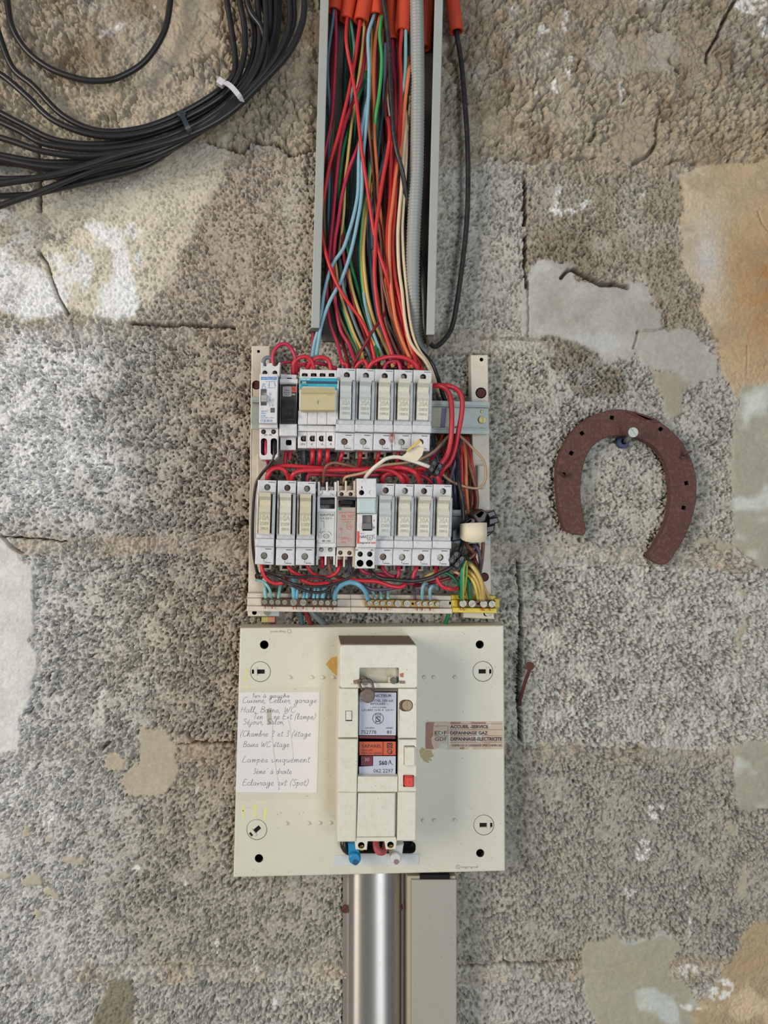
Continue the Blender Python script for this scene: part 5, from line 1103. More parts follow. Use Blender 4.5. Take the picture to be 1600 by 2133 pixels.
tw('red',3.6,'red wire in the fan under the cream pair, upper one',[(822,590,20),(826,626),(839,679),(856,722),(874,757),(880,770,42)],30)
tw('red',3.4,'red wire in the fan under the cream pair, lower one',[(812,580,16),(820,626),(830,665),(845,705),(866,745),(872,764,42)],24)
tw('orange',3.4,'orange wire in the fan below the cream pair',[(800,560,14),(806,600),(815,644),(826,690),(842,730),(850,750),(852,764,42)],29)
tw('brown',3.4,'brown violet wire in the lower middle of the fan',[(786,500,14),(792,547),(797,617),(803,670),(815,705),(832,745)],21)
tw('orange',3.6,'orange wire next to the lower right red wires, ending at the last fuse holder',[(838,640,26),(846,690),(852,720),(862,748),(868,766,42)],33)
tw('khaki',3.2,'khaki wire low left in the fan',[(702,640,18),(708,661),(719,687),(734,714),(744,735),(748,758,42)],22)
tw('dkgreen',3.2,'dark green wire beside the pale blue one in the centre of the fan',[(764,560,16),(767,610),(776,655),(788,690),(803,725),(810,745)],24)
tw('teal',3.2,'teal wire behind the centre red wire',[(772,520,12),(775,570),(780,620),(790,665),(806,712)],18)
rf = random.Random(12)
fill = [('dkred','red wire seen deep left of the corrugated conduit',815,828),('brown','brown wire deep behind the cream pair',822,842),('khaki','khaki wire deep in the centre of the bundle',766,790),('navy','navy wire deep right of the centre',790,816),
 ('dkred','dark red wire deep near the left lip',694,716),('teal','teal wire deep near the left lip',680,730),('yellow','yellow wire deep behind the thick centre red one',776,812),('crimson','crimson wire deep in the right of the fan',806,856),('dkgreen','dark green wire deep in the left of the fan',722,766),('brown','reddish brown wire deep in the right of the fan',796,846),('violet','violet wire deep in the middle of the fan',770,800),('dkred','dark red wire deep in the middle of the bundle',752,778)]
for i_, (c_, lab_, xa, xb) in enumerate(fill):
    xm = (xa+xb)/2-14+rf.uniform(-6,6)
    tw(c_, 3.4, lab_, [(xa+rf.uniform(-4,4),60,12),(xa-4,200,9),(xm,380,8),(xm-2,500,9),(xm+8,600,11),(xb-6,690,14),(xb+8,750,24),(xb+12,764,36)], 12)
# black cable loop on the right, out of its own orange conduit
wire('black',5.2,'black cable hanging in a long loop outside the right lip of the trunking',[(950,40,18),(952,75,16),(961,130),(969,220),(974,300),(975,400),(971,480),(962,560),(952,630),(942,680),(928,705,16),(908,722,18),(894,712,24),(886,690,30),(883.5,650,32),(882,600,32),(878,560,26),(872,520,12)],14,name='cable',cat='cable',n=10)
# ---- heads above the devices
J = 'red jumper wires along the upper fuse row'
wire('crimson',4.2,'tall red loop from the white contactor over its neighbour',[(570,765,48),(568,750),(570,733),(581,719),(597,717),(609,729),(615,747),(616,782,40)],48,group=J)
wire('grey',4.4,'short grey cable hook at the top of the white contactor',[(551,764,46),(549,752),(555,745),(566,747),(570,762,40)],46,name='cable',cat='cable')
wire('red',4.6,'red loop left above the wide isolator switch',[(610,780,44),(612,757),(622,746),(637,743),(649,752),(656,775,44)],47,group=J)
wire('red',4.6,'red loop right above the wide isolator switch',[(640,768,40),(648,754),(662,745),(677,746),(686,754),(690,776,44)],45,group=J)
wire('crimson',3.0,'thin crimson wire bowing low between contactor and isolator',[(583,760,36),(592,755),(612,755),(630,759),(642,768,36)],36,group=J)
wire('crimson',3.8,'dark red wire behind the isolator loops',[(618,775,38),(622,764),(640,757),(665,757),(686,762),(702,768)],34,group=J)
wire('red',4.0,'red hook above the first upper fuse holder',[(712,748,44),(715,758),(722,759),(724,775,44)],46,group=J)
wire('red',4.2,'red hook above the second upper fuse holder',[(740,768,44),(748,756),(758,751),(764,760),(765,776,44)],46,group=J)
wire('red',4.8,'long red jumper arching over the third to fifth upper fuse holders',[(765,772,46),(776,756),(794,747),(814,743),(836,744),(855,751),(868,762),(873,778,46)],50,group=J)
wire('crimson',4.2,'inner red jumper under the long one',[(799,776,44),(804,758),(818,752),(830,755),(836,776,44)],44,group=J)
wire('dkred',4.0,'dark red wire hidden behind the jumpers above the fourth fuse holder',[(790,772,38),(810,762),(835,762),(856,772,38)],36,group=J)
# ---- right of the upper row
R2 = 'wires at the right of the rack'
wire('red',5.6,'thick red cable leaving the last upper fuse holder, inner of two',[(892,806,44),(910,803),(926,808),(937,824),(941,850),(941,890),(938,925),(930,951),(917,968),(908,985,44)],52,name='cable',cat='cable',group=R2)
wire('red',5.4,'thick red cable leaving the last upper fuse holder, outer of two',[(896,804,38),(925,803),(942,806),(956,815),(963,832),(962,862),(955,900),(948,935),(938,962),(925,976),(916,992,44)],48,name='cable',cat='cable',group=R2)
wire('tan',2.8,'thin tan cable looping out over the right upright to a connector',[(950,890,16),(958,908,28),(967,916,34),(984,933),(1001,951),(1010,968),(1012,990),(1009,1004),(998,1016),(979,1016),(957,1010),(936,1000),(921,987,44)],38,name='cable',cat='cable')
wire('violet',3.4,'violet wire slanting left below the upper rail',[(962,905,12),(958,930),(949,962),(938,1000),(930,1030)],26,group=R2)
wire('black',4.4,'thick black wire hanging down through the cream tag of the connector',[(938,905,10),(950,935,34),(955,969,44),(957,1007,50),(962,1035,52),(965,1072,52),(966,1100,50),(965,1120,46),(961,1138,40),(957,1150,40)],44,group=R2)
cols_ = [('navy',4.4,'navy wire nearest the lower fuse row at the right',[(930,905,8),(938,940),(944,985),(948,1030),(950,1062,10)],20),
 ('navy',4.0,'second navy wire at the right, beside the black one',[(940,905,8),(950,950),(953,1000),(956,1060,10)],22),
 ('red',4.2,'bright red wire right of the black one',[(955,905,8),(962,940),(963,981),(963,1035),(967,1062,16)],30),
 ('orange',3.8,'orange brown wire entering the large black connector',[(962,905,8),(969,945),(971,980),(972,1020),(975,1060),(978,1082)],34),
 ('brown',3.8,'dark brown wire between the orange and the red one at the right',[(968,905,8),(977,950),(983,990),(985,1020),(983,1062)],26),
 ('red',3.8,'red wire right of the dark brown one beside the right upright',[(972,905,8),(980,950),(986,985),(989,1020),(990,1056),(987,1072)],28),
 ('brown',4.0,'brown wire furthest right, bowing toward the right upright',[(966,905,8),(976,960),(986,998),(993,1026),(994,1050),(989,1070)],32),
 ('brown',3.4,'brown wire crossing behind the two thick red cables',[(925,905,8),(934,930),(945,960),(952,1000)],16),
 ('dkred',4.0,'dark red wire deep behind the thick red cables',[(912,905,8),(922,935),(932,970),(940,1010)],14),
 ('crimson',3.8,'crimson wire just under the upper rail behind the thick cables',[(918,930,20),(905,950,24),(896,968,30)],24),
 ('grey',3.4,'grey wire slanting left just under the upper rail',[(932,908,14),(922,925,30),(902,944,40),(880,955,42)],34),
 ('teal',3.6,'teal wire at the corner under the last upper fuse holder',[(900,910,8),(905,930),(912,960),(918,990)],12),
 ('orange',3.2,'orange wire slanting under the rail behind the inner red cable',[(922,905,10),(915,925),(903,945),(895,960)],20),
 ('slate',3.4,'slate wire rising behind the last lower fuse holders',[(884,975,12),(890,990),(896,1010)],16),
 ('teal',3.6,'teal arched wire between the last two lower fuse holders',[(884,1012,16),(893,992),(902,990),(908,1012)],14),
 ('orange',3.2,'small orange arch just above the lower row at the right',[(892,1010,18),(896,997),(903,990),(906,985)],20)]
for c_, r_, lab_, pts_, d_ in cols_: wire(c_, r_, lab_, pts_, d_, group=R2)
# ---- between the rows
B2 = 'thick red jumpers between the two rows'
for c_, r_, lab_, pts_, d_ in [
 ('red',4.6,'red arch joining the first two lower fuse holders',[(556,1010,44),(557,992),(566,979),(582,975),(596,984),(604,1010,44)],54),
 ('red',4.8,'uppermost long red cable crossing behind from the left corner',[(560,992,46),(567,976),(594,970),(650,974),(725,977),(800,975),(850,978),(880,985,44)],48),
 ('red',5.0,'long red cable from the second lower fuse holder to the middle of the row',[(606,1010,44),(610,990),(625,981),(669,979),(744,979),(800,978),(824,985),(838,998),(842,1014,44)],55),
 ('crimson',4.2,'crimson cable running low behind the relays',[(640,1012,40),(642,992),(656,988),(725,990),(781,989),(830,989)],40),
 ('red',4.6,'red stub arch above the fuse holder beside the marked relay',[(797,1014,44),(798,995),(806,986),(826,984),(846,992),(848,1012,44)],50),
 ('red',5.2,'thick red arch landing on the sixth lower fuse holder',[(806,976,50),(828,973),(850,977),(868,988),(878,1014,44)],58),
 ('red',5.0,'thick red arch landing on the last lower fuse holder',[(858,980,44),(880,976),(900,984),(913,996),(920,1014,44)],50),
 ('crimson',4.4,'crimson cable deep behind the arches at the right',[(830,982,34),(862,984),(890,996),(900,1006)],36)]:
    wire(c_, r_, lab_, pts_, d_, group=B2)
for i, (x, lab_) in enumerate(((652,'left'),(667,'middle'),(683.5,'right'))):
    wire('red',5.0,'bright red insulated end under the isolator switch, %s one of three' % lab_,[(x,925,44),(x-.5,945,48),(x-1,958,46),(x-2,968,36)],48,name='wire_end',group='red ends under the isolator')
for x, dx, lab_ in ((714,-5,'first'),(752,-2,'second'),(790,-4,'third'),(831,-2,'fourth')):
    wire('red',4.2,'short red wire leaving the foot of the %s upper fuse holder' % lab_,[(x,930,40),(x-1,945,44),(x+dx,958,42),(x+dx-2,972,36)],44,group='short red wires under the upper fuse holders')
wire('dkgrey',7.5,'dark grey cable under the isolator switch at the left',[(632,930,30),(633,955,30),(634,985,26),(636,1010,20)],30,name='cable',cat='cable')
wire('teal',4,'thin dark teal cable beside the dark grey one under the isolator',[(655,940,20),(655,990,18)],20,name='cable',cat='cable')
wire('red',4.0,'short dark red wire under the black faced breaker, left one',[(597,932,36),(595,950),(592,975)],38)
wire('crimson',4.2,'rounded crimson wire end under the black faced breaker',[(606,932,40),(604,948),(603,958)],42)
wire('crimson',3.6,'crimson wire from the lower left terminal of the white contactor',[(554,914,52),(554,940,56),(556,958,52),(561,972,46),(562,985,44)],54)
wire('red',3.4,'small red wire crossing under the white contactor',[(578,948,40),(570,960),(562,972),(556,985)],44)
wire('black',3.4,'black wire from the contactor down the left side of the lower row',[(570,914,52),(571,940,56),(569,955,56),(558,972,54),(543,990,48),(533,1010,46),(528,1050,44),(526,1110,40),(528,1150,36),(534,1185,30),(540,1204,22)],50)
wire('dkgrey',2.8,'second dark wire in the right lower slot of the contactor',[(574,916,50),(574,938,54),(570,958,52),(560,975,46)],52)
wire('brown',3.2,'orange brown wire rising from the white impulse relay',[(673,1018,44),(674,1000,48),(675,984,56),(681,970,60),(697,964,60),(724,969,58),(750,976,52)],56)
wire('tan',3.0,'tan wire from the grey brown relay bending toward the tape tag',[(715,1012,44),(717,998,56),(725,992,60),(753,986,62),(777,977,62),(800,969,62),(825,966,60),(844,964,58),(866,960,54),(884,953,50),(904,940,46),(922,922,34),(936,905,14)],60)
wire('white',4.2,'white wire from the red marked relay to the small black connector',[(760,1003,52),(763,992,60),(777,976,68),(792,964,70),(806,955,72),(828,952,72),(856,959,72),(880,967,72),(898,974,70)],70)
# ---- below the lower row
L2 = 'wires under the lower row'
for c_, r_, lab_, pts_, d_ in [
 ('red',4.2,'red wire curling from under the first lower fuse holder',[(545,1170,40),(546,1185),(551,1200),(562,1211),(578,1216),(593,1211),(600,1200,26)],42),
 ('red',4.2,'red wire from under the second lower fuse holder to the grey brown relay',[(598,1170,40),(603,1184),(613,1193),(627,1199),(648,1203),(676,1203),(697,1196),(707,1182),(708,1164,40)],44),
 ('red',3.8,'red wire from under the third lower fuse holder',[(638,1170,40),(641,1181),(650,1193),(664,1200),(676,1202)],40),
 ('red',4.6,'long red cable sweeping below the relays to the right',[(622,1199,34),(630,1208),(645,1215),(662,1217),(690,1213),(725,1209),(762,1210),(788,1212),(812,1220),(833,1223),(844,1217),(842,1206,38)],46),
 ('red',4.4,'rounded red wire end in the left foot of the white impulse relay',[(671,1156,44),(671.5,1170,48),(671,1182,44)],46),
 ('brown',3.8,'orange brown wire from the right foot of the white impulse relay',[(684,1156,44),(685,1178,46),(690,1192,44),(704,1202,36),(716,1206,30)],42),
 ('black',3.2,'thin black wire looping back under the white impulse relay',[(536,1200,24),(550,1193,36),(583,1198),(613,1202),(650,1201),(676,1204),(691,1213),(687,1226),(668,1234),(638,1231),(607,1219),(580,1206,40)],52),
 ('black',3.2,'thin black wire hanging in a wide bow under the three relays',[(545,1190,30),(560,1197,44),(584,1206),(612,1217),(643,1222),(678,1221),(714,1210),(737,1197),(747,1182,46)],56),
 ('violet',3.4,'violet wire from the right foot of the grey brown relay',[(727,1160,44),(729,1180,48),(736,1195,44),(748,1206,36)],46),
 ('violet',3.6,'violet wire sagging below the middle fuse holders',[(745,1206,34),(757,1219),(777,1228),(806,1227),(832,1222),(854,1211),(872,1202,36)],42),
 ('crimson',4.2,'crimson cable from under the marked relay to the right',[(749,1184,40),(762,1193),(790,1197),(816,1201),(832,1200)],40),
 ('black',4.2,'thick black wire from the marked relay to the connector at the lower right',[(769,1180,44),(778,1196),(795,1205),(816,1207),(860,1210),(893,1204),(915,1194),(932,1186),(944,1178)],54),
 ('crimson',4.4,'crimson wire leaving the foot of the lower fuse holder beside the marked relay',[(796,1172,40),(799,1186),(808,1197),(822,1202)],44),
 ('crimson',4.4,'crimson wire under the lower fuse holder second right of the marked relay',[(831,1172,40),(831,1188),(829,1203),(820,1208)],44),
 ('red',4.4,'bright red wire end hanging under the next to last lower fuse holder',[(869,1172,40),(868,1184),(863,1194),(861,1206)],46),
 ('red',4.2,'bright red wire curving from the last lower fuse holder to the earth bar',[(909,1172,40),(909,1195,50),(913,1212),(924,1223),(941,1227),(958,1224,40)],52),
 ('dkred',4.0,'dark red wire running diagonally under the last lower fuse holder',[(862,1221,30),(893,1215),(925,1207),(953,1198)],34),
 ('crimson',3.6,'crimson wire low behind the violet one in the middle',[(845,1214,30),(875,1218),(895,1216)],28),
 ('green',3.6,'green wire curving down to the left end of the earth bar',[(908,1190,36),(923,1192),(938,1198),(950,1209),(957,1222),(958,1244,34)],42),
 ('yellow',3.2,'yellow wire behind the thick black wire near the last fuse holders',[(882,1203,36),(896,1197),(912,1190),(930,1186)],44),
 ('tan',3.4,'tan wire under the lower right connector',[(940,1188,44),(952,1193),(964,1198)],50)]:
    wire(c_, r_, lab_, pts_, d_, group=L2)
N2 = 'pale blue neutral wires into the terminal bars'
for c_, r_, lab_, pts_ in [
 ('mint',4.4,'thick mint blue wire into the first screw of the left bar',[(553,1214,30),(552,1228,34),(554,1247,35)]),
 ('mint',3.2,'thin mint wire bowing over to the second screw of the left bar',[(534,1208,24),(550,1213,38),(561,1226,42),(566,1246,36)]),
 ('mint',3.6,'mint wire into the third screw of the left bar',[(585,1215,30),(582,1230,34),(580,1247,35)]),
 ('sky',5.0,'thick sky blue wire into the large screw of the left bar, left',[(611,1200,38),(611,1218,40),(613,1247,36)]),
 ('sky',3.8,'sky blue wire just right of the thick one on the left bar',[(619,1215,34),(619,1230,38),(618,1247,36)]),
 ('sky',3.4,'blue wire at the second large screw of the left bar',[(634,1222,30),(632,1247,35)]),
 ('sky',3.4,'blue wire right beside the second large screw of the left bar',[(643,1222,30),(639,1247,35)]),
 ('sky',3.2,'blue wire right of the rivet hole on the left bar',[(657,1221,30),(653,1247,35)]),
 ('sky',3.2,'blue wire in the middle of the last three on the left bar',[(664,1221,30),(661,1247,35)]),
 ('sky',4.6,'wide blue wire near the right end of the left bar',[(677,1219,30),(672,1247,35)]),
 ('teal',3.6,'dark blue wire near the right end of the left bar',[(688,1222,26),(684,1247,34)]),
 ('sky',5.0,'thick sky blue arch linking the two white terminal bars',[(697,1249,36),(700,1232,44),(711,1219,48),(730,1213,48),(748,1218,48),(761,1232,44),(767,1250,36)]),
 ('mint',3.2,'mint wire into the first screw of the middle bar',[(776,1228,30),(782,1249,35)]),
 ('mint',3.2,'mint wire into the second screw of the middle bar',[(792,1230,30),(795,1249,35)]),
 ('mint',3.2,'mint wire into the third screw of the middle bar',[(808,1230,30),(809,1249,35)]),
 ('violet',3.2,'violet wire into the middle bar right of its rivet hole',[(862,1222,30),(865,1249,35)]),
 ('blue',3.6,'pale blue hooked wire into the middle bar, left of two',[(893,1220,30),(886,1215,40),(880,1226,42),(880,1250,35)]),
 ('blue',3.6,'pale blue hooked wire into the middle bar, right of two',[(912,1228,28),(903,1220,40),(896,1229,42),(897,1250,35)])]:
    wire(c_, r_, lab_, pts_, 36, group=N2)
E2 = 'earth wires into the yellow bar'
for c_, r_, lab_, pts_ in [
 ('yg',4.6,'striped green yellow wire dropping straight from the connector to the first earth screw',[(969,1168,54),(964,1184,56),(963,1215,52),(963,1249,40)]),
 ('yg',3.4,'thin striped wire right beside the straight one',[(972,1172,50),(970,1205,46),(966,1235,40)]),
 ('green',3.6,'green wire into the second earth screw',[(965,1192,34),(974,1206,44),(978,1224,46),(980,1249,38)]),
 ('yellow',3.4,'yellow wire left of the green one into the earth bar',[(968,1200,32),(971,1220,38),(974,1247,36)]),
 ('yg',3.8,'striped wire arching into the middle of the earth bar',[(962,1192,36),(976,1199,46),(987,1213,50),(993,1232,48),(996,1249,38)]),
 ('yellow',4.6,'thick yellow wire arching outermost into the earth bar',[(968,1170,44),(980,1176,52),(992,1190,56),(1002,1210,56),(1006,1228,52),(1007,1250,40)]),
 ('yellow',4.4,'yellow wire arching just inside the outermost one',[(966,1186,40),(980,1192,48),(992,1206,52),(999,1224,50),(1002,1250,40)]),
 ('yellow',3.6,'amber wire at the right end of the earth bar',[(1002,1212,36),(1010,1226,38),(1019,1248,36)]),
 ('dkgreen',3.8,'dark green wire running behind the yellow arches',[(968,1158,36),(980,1170,40),(992,1184,40),(1000,1200,36)])]:
    wire(c_, r_, lab_, pts_, 44, group=E2)
for c_, r_, lab_, pts_, d_ in [
 ('brown',4.4,'orange brown wire bending under the cream tagged connector',[(969,1122,36),(974,1137),(984,1147),(986,1156,26)],40),
 ('violet',4.2,'violet wire arching down beside the right upright',[(980,1136,34),(991,1138),(998,1150),(1001,1170),(1000,1192,24)],40),
 ('brown',4.0,'brown violet wire furthest right below the large connector',[(1007,1122,34),(1006,1145),(1004,1168),(1000,1192,22)],36),
 ('dkred',4.0,'dark red wire between the violet one and the earth wires',[(982,1146,30),(988,1162),(994,1178),(999,1196,22)],34),
 ('brown',3.6,'brown wire looping left below the large connector',[(997,1138,30),(990,1152),(980,1162),(970,1168)],38),
 ('dkred',3.6,'dark crimson wire behind the right upright wires low down',[(996,1134,24),(988,1158),(978,1172)],26)]:
    wire(c_, r_, lab_, pts_, d_, group=R2)
for c_, r_, lab_, pts_, d_ in [('teal',4.6,'teal cable going behind the board under the left terminal bar',[(620,1262,16),(625,1278,14),(631,1305,8)],14),('dkred',5.0,'dark red cable going behind the board under the left terminal bar',[(630,1262,18),(638,1278,16),(650,1306,8)],16),
 ('grey',7.0,'thick grey cable slanting behind the board under the left terminal bar',[(636,1258,14),(652,1278,14),(680,1304,8)],14),('green',4.6,'green cable going behind the board under the middle terminal bar',[(937,1262,14),(934,1280,14),(927,1306,8)],14)]:
    wire(c_, r_, lab_, pts_, d_, name='cable', cat='cable')
# ---- black terminal connectors
def connector(lab, cx, cy, ang, nw, nh, cell, d0, d1, dark=M_BLACK):
    r = empty('terminal_connector', P(cx, cy, d0), lab, 'connector', 'black screw connectors at the right')
    for i in range(nw):
        b = MB(PF(d1)); c = cell
        x0_ = cx-nw*c/2+i*c; y0_ = cy-nh*c/2
        b.pr(rot(rect(x0_+.6, y0_, x0_+c-.6, y0_+nh*c, 1.5), cx, cy, ang), d0, d1-2, 1.0)
        for j in range(nh):
            q_ = circ(x0_+c/2, y0_+c*(j+.5), c*.36, 12)
            b.pr(rot(circ(x0_+c/2, y0_+c*(j+.5), c*.46, 12), cx, cy, ang), d0+2, d1, .4, holes=[(rot(q_, cx, cy, ang), d1-5, 1)])
        if i < nw-1: b.pr(rot(rect(x0_+c-1, y0_+nh*c*.35, x0_+c+1, y0_+nh*c*.65), cx, cy, ang), d0+2, d1-5)
        put(b, 'connector_body', [dark, M_HOLE], r)
        for j in range(nh):
            X_, Y_ = rot([(x0_+c/2, y0_+c*(j+.5))], cx, cy, ang)[0]
            put(MB(PF(d1-5)).screw(X_, Y_, c*.26, d1-3.2, ang+30*j, n=10), 'connector_screw', mat('dark_screw', (60,54,52), .4, .6), r)
    return r
connector('small black screw connector at the end of the white wire', 909, 974, 28, 2, 2, 13.5, 58, 74)
connector('small black screw connector at the lower right corner of the lower fuse row', 953, 1166, 40, 2, 2, 15, 46, 62)
# large connector with socket mouths
r = empty('terminal_connector', P(1000, 1100, 30), 'large black connector wrapped with cream tape by the right upright', 'connector', 'black screw connectors at the right')
put(MB(PF(52)).pr([(944,1106),(962,1092),(1024,1092),(1032,1110),(1022,1118),(1008,1124),(975,1124),(944,1130)], 30, 44, 1.5), 'connector_base', mat('blue_black_plastic', (40,46,60), .35), r)
put(MB(PF(60)).pr([(968,1088),(982,1078),(993,1080),(992,1096),(970,1100)], 34, 58, 1.2, holes=[([(971,1089),(982,1081),(985,1085),(974,1092)],46,1)]), 'socket_mouth', [M_BLACK, M_HOLE], r)
put(MB(PF(64)).pr([(986,1072),(1006,1060),(1018,1068),(1012,1086),(998,1092)], 34, 62, 1.2, holes=[([(992,1072),(1005,1064),(1010,1068),(1003,1078),(997,1078)],48,1)]), 'socket_mouth', [mat('brown_black_plastic', (62,50,50), .4), M_HOLE], r)
put(MB(PF(58)).pr([(1012,1068),(1030,1062),(1036,1074),(1020,1080)], 30, 58, 1.2), 'connector_rib', M_BLACK, r)
put(MB(PF(54)).pr([(1018,1080),(1037,1076),(1041,1088),(1018,1096)], 30, 54, 1.2), 'connector_rib', M_BLACK, r)
put(MB(PF(50)).pr([(1014,1096),(1032,1092),(1030,1108),(1012,1112)], 30, 50, 1.2), 'connector_rib', M_BLACK, r)
b = MB(PF(62)); sec = [(962,54),(964,60),(970,63),(985,65.5),(1000,65.5),(1012,64),(1016,60),(1017,52)]
for k, (x_, d_) in enumerate(sec):
    t_ = k/7.0
    yt_ = 1092+2*t_-5*math.sin(t_*2.2); yb_ = 1121+10*math.sin(t_*3.0)-2*t_
    for yy in (yt_, yb_):
        xx, zz = XZ(x_, yy, .062); b.v.append((xx, -d_/1000., zz)); b.v.append((xx, -(d_-.5)/1000., zz))
for k in range(7):
    a_ = k*4; c_ = a_+4
    b.face((a_, a_+2, c_+2, c_), 0, True); b.face((a_+1, c_+1, c_+3, a_+3), 0, True); b.face((a_, c_, c_+1, a_+1)); b.face((a_+2, a_+3, c_+3, c_+2))
put(b, 'tape_wrap', M_TAG, r, 'cream tape wrapped round the connector')
tg = empty('tape_tag', P(862, 955, 66), 'folded cream tape tag with yellowed edge on the white wire', 'tag')
put(MB(PF(76)).pr([(834,953),(846,944),(850,938),(872,920),(884,934),(881,947),(869,961)], 73.5, 74.4, .2).pr([(858,936),(871,915),(878,920),(884,934),(872,928),(850,941),(846,941)], 74, 76.5, .3), 'tag_fold', M_TAG, tg)
put(MB(PF(77)).pr([(846,938),(862,925),(873,914),(876,918),(864,930),(849,941)], 76, 77.2, .2), 'yellowed_edge', mat('yellowed_tape', (222,190,96), .5), tg)
cs = MB(PF(62))
for _ in range(9):
    x_ = 818+random.uniform(-3,3); y_ = 905+random.uniform(-4,4)
    cs.tube([P(x_,y_,61), P(x_+random.uniform(-6,6),y_+random.uniform(-2,10),63), P(x_+random.uniform(-8,8),y_+random.uniform(6,26),62)], .00018, 5, 4)
cs.build('copper_strand', M_COPPER, label='tuft of loose fine copper strands caught between the third and fourth upper fuse holders', cat='strand', kind='stuff')
# ================================================================= coil of black cable
coil = empty('cable_coil', P(250, 420, 4), 'big coil of thin black cable hanging at the upper left of the wall', 'cable coil')
strands = [
 ([(8,-60),(14,0),(25,55),(55,105),(105,143),(165,164),(210,168),(250,160),(300,130),(336,80),(352,30),(354,-40)],12),
 ([(468,-60),(472,0),(482,60),(490,125),(482,162),(440,200),(370,240),(290,268),(205,272),(130,240),(70,180),(25,140),(-5,60),(-30,-20)],16),
 ([(494,-60),(498,0),(510,60),(506,125),(480,185),(405,235),(300,276),(205,283),(115,252),(55,200),(10,160),(-40,130)],22),
 ([(512,-60),(514,0),(531,60),(528,110),(502,170),(430,232),(330,276),(220,300),(120,292),(50,262),(-40,210)],14),
 ([(530,-60),(536,0),(541,100),(512,170),(440,238),(330,292),(210,311),(100,302),(40,272),(-40,232)],20),
 ([(546,-60),(552,0),(551,90),(522,170),(450,242),(340,298),(200,325),(100,318),(35,298),(-40,270)],26),
 ([(560,-60),(564,0),(562,80),(532,165),(462,243),(350,303),(220,332),(100,338),(0,322),(-40,312)],16),
 ([(597,-60),(603,0),(601,60),(572,125),(522,183),(450,250),(330,312),(200,347),(100,348),(0,330),(-40,318)],30),
 ([(628,-60),(634,0),(630,50),(602,110),(545,172),(472,240),(380,286),(250,322),(120,362),(0,383),(-50,392)],34),
 ([(606,-60),(612,0),(608,60),(566,138),(505,200),(425,268),(320,325),(200,352),(90,396),(0,428),(-50,446)],28),
 ([(570,-60),(574,0),(570,70),(540,150),(480,228),(390,290),(300,346),(190,376),(110,396),(50,406),(-50,402)],20),
 ([(540,-60),(545,0),(558,60),(545,140),(490,210),(410,275),(300,335),(180,355),(90,352),(20,332),(-40,345)],12),
 ([(586,-60),(582,0),(576,80),(548,150),(495,212),(430,262),(330,318),(210,366),(130,372),(60,345),(-40,328)],10),
 ([(500,-60),(520,20),(545,60),(556,120),(520,190),(440,256),(350,314),(240,345),(150,360),(70,372),(-40,366)],24)]
for k, (pp, dd) in enumerate(strands):
    (xl, yl), (xf, yf) = pp[-1], pp[0]; j_ = random.Random(k)
    if xl < 0: pp = pp + [(xl-70, yl-60), (-190+j_.uniform(-20,20), yl-200), (-210+j_.uniform(-20,20), -120), (-120+j_.uniform(-20,20), -330), (100, -450+j_.uniform(-25,25)), (330, -440+j_.uniform(-25,25)), (xf-50, -300), (xf-4, -160), (xf, yf)]
    else: pp = pp + [(330,-120), (270,-190), (170,-215), (70,-180), (18,-110), (xf, yf)]
    b = MB(); b.tube([P(x+random.uniform(-1,1), y+random.uniform(-1,1), dd+2) for x, y in pp], (6.4 if k != 8 else 7.0)*KK(300,200,dd), 10, 6)
    put(b, 'cable_loop', mat('black_cable_sheath', (36,34,36), .36, dirt=.2, dirt_col=(84,78,72), scale=120), coil)
def tie(pts, w_, m, nm, head=None):
    b = MB(); p3 = spline([P(*p) for p in pts], 4)
    for i, q_ in enumerate(p3):
        t_ = (p3[min(i+1,len(p3)-1)]-p3[max(i-1,0)]).normalized(); s_v = t_.cross(Vector((0,-1,0)))
        s_v = s_v.normalized() if s_v.length > .01 else Vector((1,0,0)); nv = s_v.cross(t_).normalized()
        for a_, c_ in ((-1,0),(1,0),(1,1),(-1,1)): b.v.append(tuple(q_ + s_v*a_*w_ + nv*c_*0.001))
    for i in range(len(p3)-1):
        for k in range(4): b.face((i*4+k, i*4+(k+1)%4, i*4+4+(k+1)%4, i*4+4+k), 0)
    b.face((0,1,2,3)); e_ = (len(p3)-1)*4; b.face((e_,e_+1,e_+2,e_+3))
    if head: b.at(head[2]).pr(rot(rect(head[0]-8, head[1]-7, head[0]+8, head[1]+7, 2), head[0], head[1], 35), head[2]-6, head[2], .8)
    put(b, nm, m, coil)
tie([(462,172,10),(466,172,34),(478,178,44),(490,190,46),(502,206,42),(507,218,26),(506,224,8)], .0023, plain('white_tie', (214,212,220), .35), 'cable_tie', (460,168,40))
tie([(376,234,8),(378,236,32),(384,250,42),(392,268,42),(398,282,34),(397,292,8)], .0022, plain('dark_tie', (52,60,66), .35), 'cable_tie', (378,236,36))
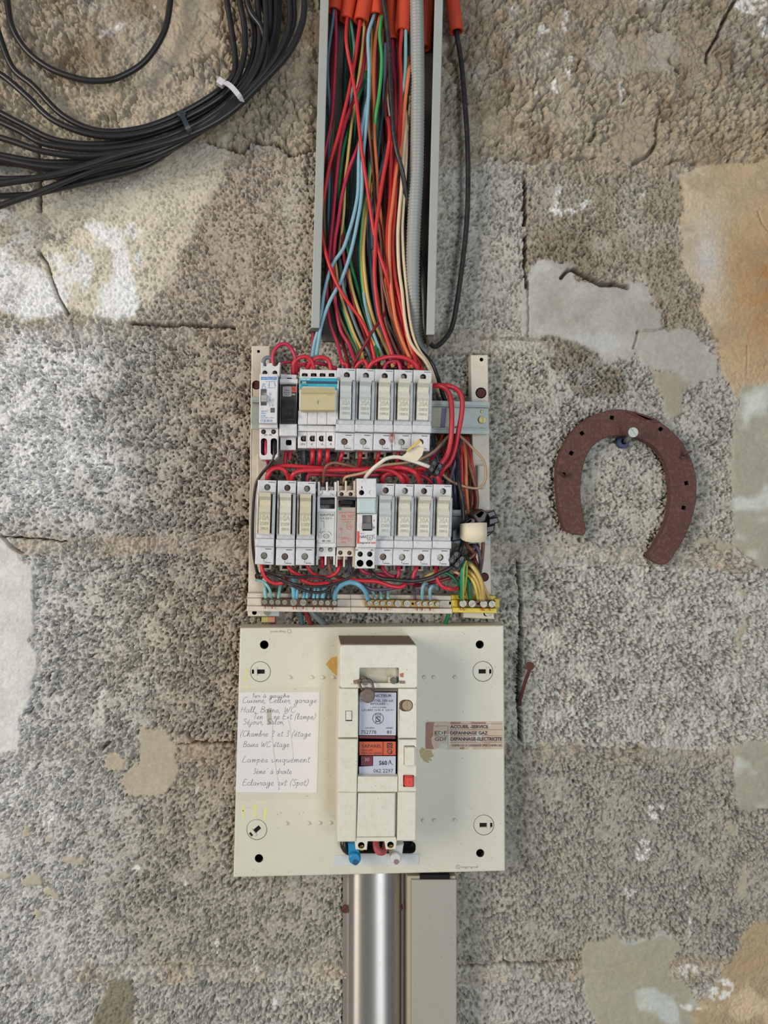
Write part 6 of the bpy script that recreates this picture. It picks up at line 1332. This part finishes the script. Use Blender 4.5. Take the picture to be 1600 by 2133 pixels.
# ================================================================= horseshoe, screw, nail
hs_ = empty('horseshoe', P(1306, 1175, 3), 'rusty iron horseshoe hanging on a screw at the right of the fuse board', 'horseshoe')
hz = lambda L: [(1100+x/4.0, 800+y/4.0) for x, y in L]
outer = hz([(300,1190),(278,1120),(262,1040),(248,940),(241,850),(242,770),(246,700),(255,640),(272,580),(298,520),(332,455),(370,400),(418,348),(465,308),(520,275),(580,245),(640,225),(700,213),(760,208),(820,214),(880,226),(940,242),(1000,262),(1060,286),(1120,322),(1180,368),(1232,420),(1280,478),(1322,542),(1355,605),(1382,672),(1400,745),(1409,820),(1410,900),(1404,980),(1390,1060),(1370,1130),(1342,1205),(1310,1272),(1275,1340),(1238,1400),(1205,1450),(1172,1488),(1145,1503)])
inner = hz([(1112,1508),(1070,1490),(1034,1464),(1010,1436),(1003,1418),(1040,1370),(1080,1308),(1112,1250),(1142,1188),(1165,1125),(1181,1058),(1190,980),(1193,900),(1190,830),(1180,760),(1163,692),(1140,630),(1105,578),(1060,530),(1012,492),(960,464),(905,445),(850,436),(795,430),(740,430),(690,437),(640,450),(598,472),(560,500),(528,536),(500,580),(480,628),(465,680),(453,740),(445,800),(441,860),(441,920),(446,985),(455,1050),(462,1092),(470,1130),(480,1175),(486,1212),(478,1246),(462,1263),(425,1260),(385,1250),(345,1236),(318,1222)])
rsd = random.Random(4)
outer = [(x+rsd.uniform(-.7,.7), y+rsd.uniform(-.7,.7)) for x, y in outer]
nh_ = [rot(rect(1100+x/4.0-4.2, 800+y/4.0-4.2, 1100+x/4.0+4.2, 800+y/4.0+4.2, 1), 1100+x/4.0, 800+y/4.0, a) for x, y, a in ((700,280,12),(450,410,-38),(360,575,-60),(1105,375,40),(1320,825,80),(1297,1030,100),(300,755,-70),(1300,600,60))]
put(MB(PF(13)).pr(outer+inner, 3.5, 13, 1.4, holes=[(h_, 4, 1) for h_ in nh_]), 'iron_shoe', [M_RUST, M_HOLE], hs_)
put(MB(PF(14)).pr(hz([(820,232),(860,230),(930,255),(985,290),(1020,288),(1035,275),(1060,300),(1090,318),(1060,322),(1000,300),(960,296),(900,262),(850,246)]), 11, 14.5, .5), 'bent_lip', M_RUST, hs_)
for pts in ([(1175,993,12),(1171,988,18),(1166,985,22),(1158,984,24)], [(1424,949,12),(1427,944,20),(1434,942,22),(1442,940,24)], [(1176,992,12),(1182,987,17),(1179,984,17)], [(1427,949,12),(1424,954,18),(1420,950,15)]):
    put(MB().tube([P(*p) for p in pts], (.0016,.0009), 6, 3), 'old_nail', M_RUST, hs_)
sc = empty('wall_screw', P(1302, 920, 0), 'long zinc screw holding the horseshoe, driven into a dark blue wall plug', 'screw')
put(MB().tube([P(1301,921,-3),P(1308,913,14),P(1317,903,32)], .0024, 10, 4), 'screw_shank', M_METAL, sc)
put(MB(PF(34)).screw(1319.5,900.5,10.6,34,55,h=1.2,slot=.10).line([(1311,905),(1327,896)],1.2,34,.05), 'screw_head', M_METAL, sc)
put(MB(PF(3)).pr(circ(1299,921,13,20), -2, 3, .8, holes=[(circ(1300,920,6,14),-1,1)]), 'wall_plug', [plain('blue_plug', (54,62,100), .5), M_HOLE], sc)
nl = empty('rusty_nail', P(1082, 1462, 0), 'bent rusty nail driven into the open vertical joint right of the board', 'nail')
put(MB().tube([P(1081,1468,-6),P(1087,1445,4),P(1094,1420,13),P(1104,1392,26)], .0018, 8, 4), 'nail_shank', M_RUSTB, nl)
put(MB(PF(28)).cyl(1105,1388,8.8,26,28,.6,16), 'nail_head', M_RUSTB, nl)
o = MB(PF(4)).cyl(507,1090,6,-4,5,2,12,ry=4).build('brown_pebble', mat('dark_pebble', (80,70,62), .5), label='small dark pebble stuck in the joint at the left of the lower row', cat='pebble')
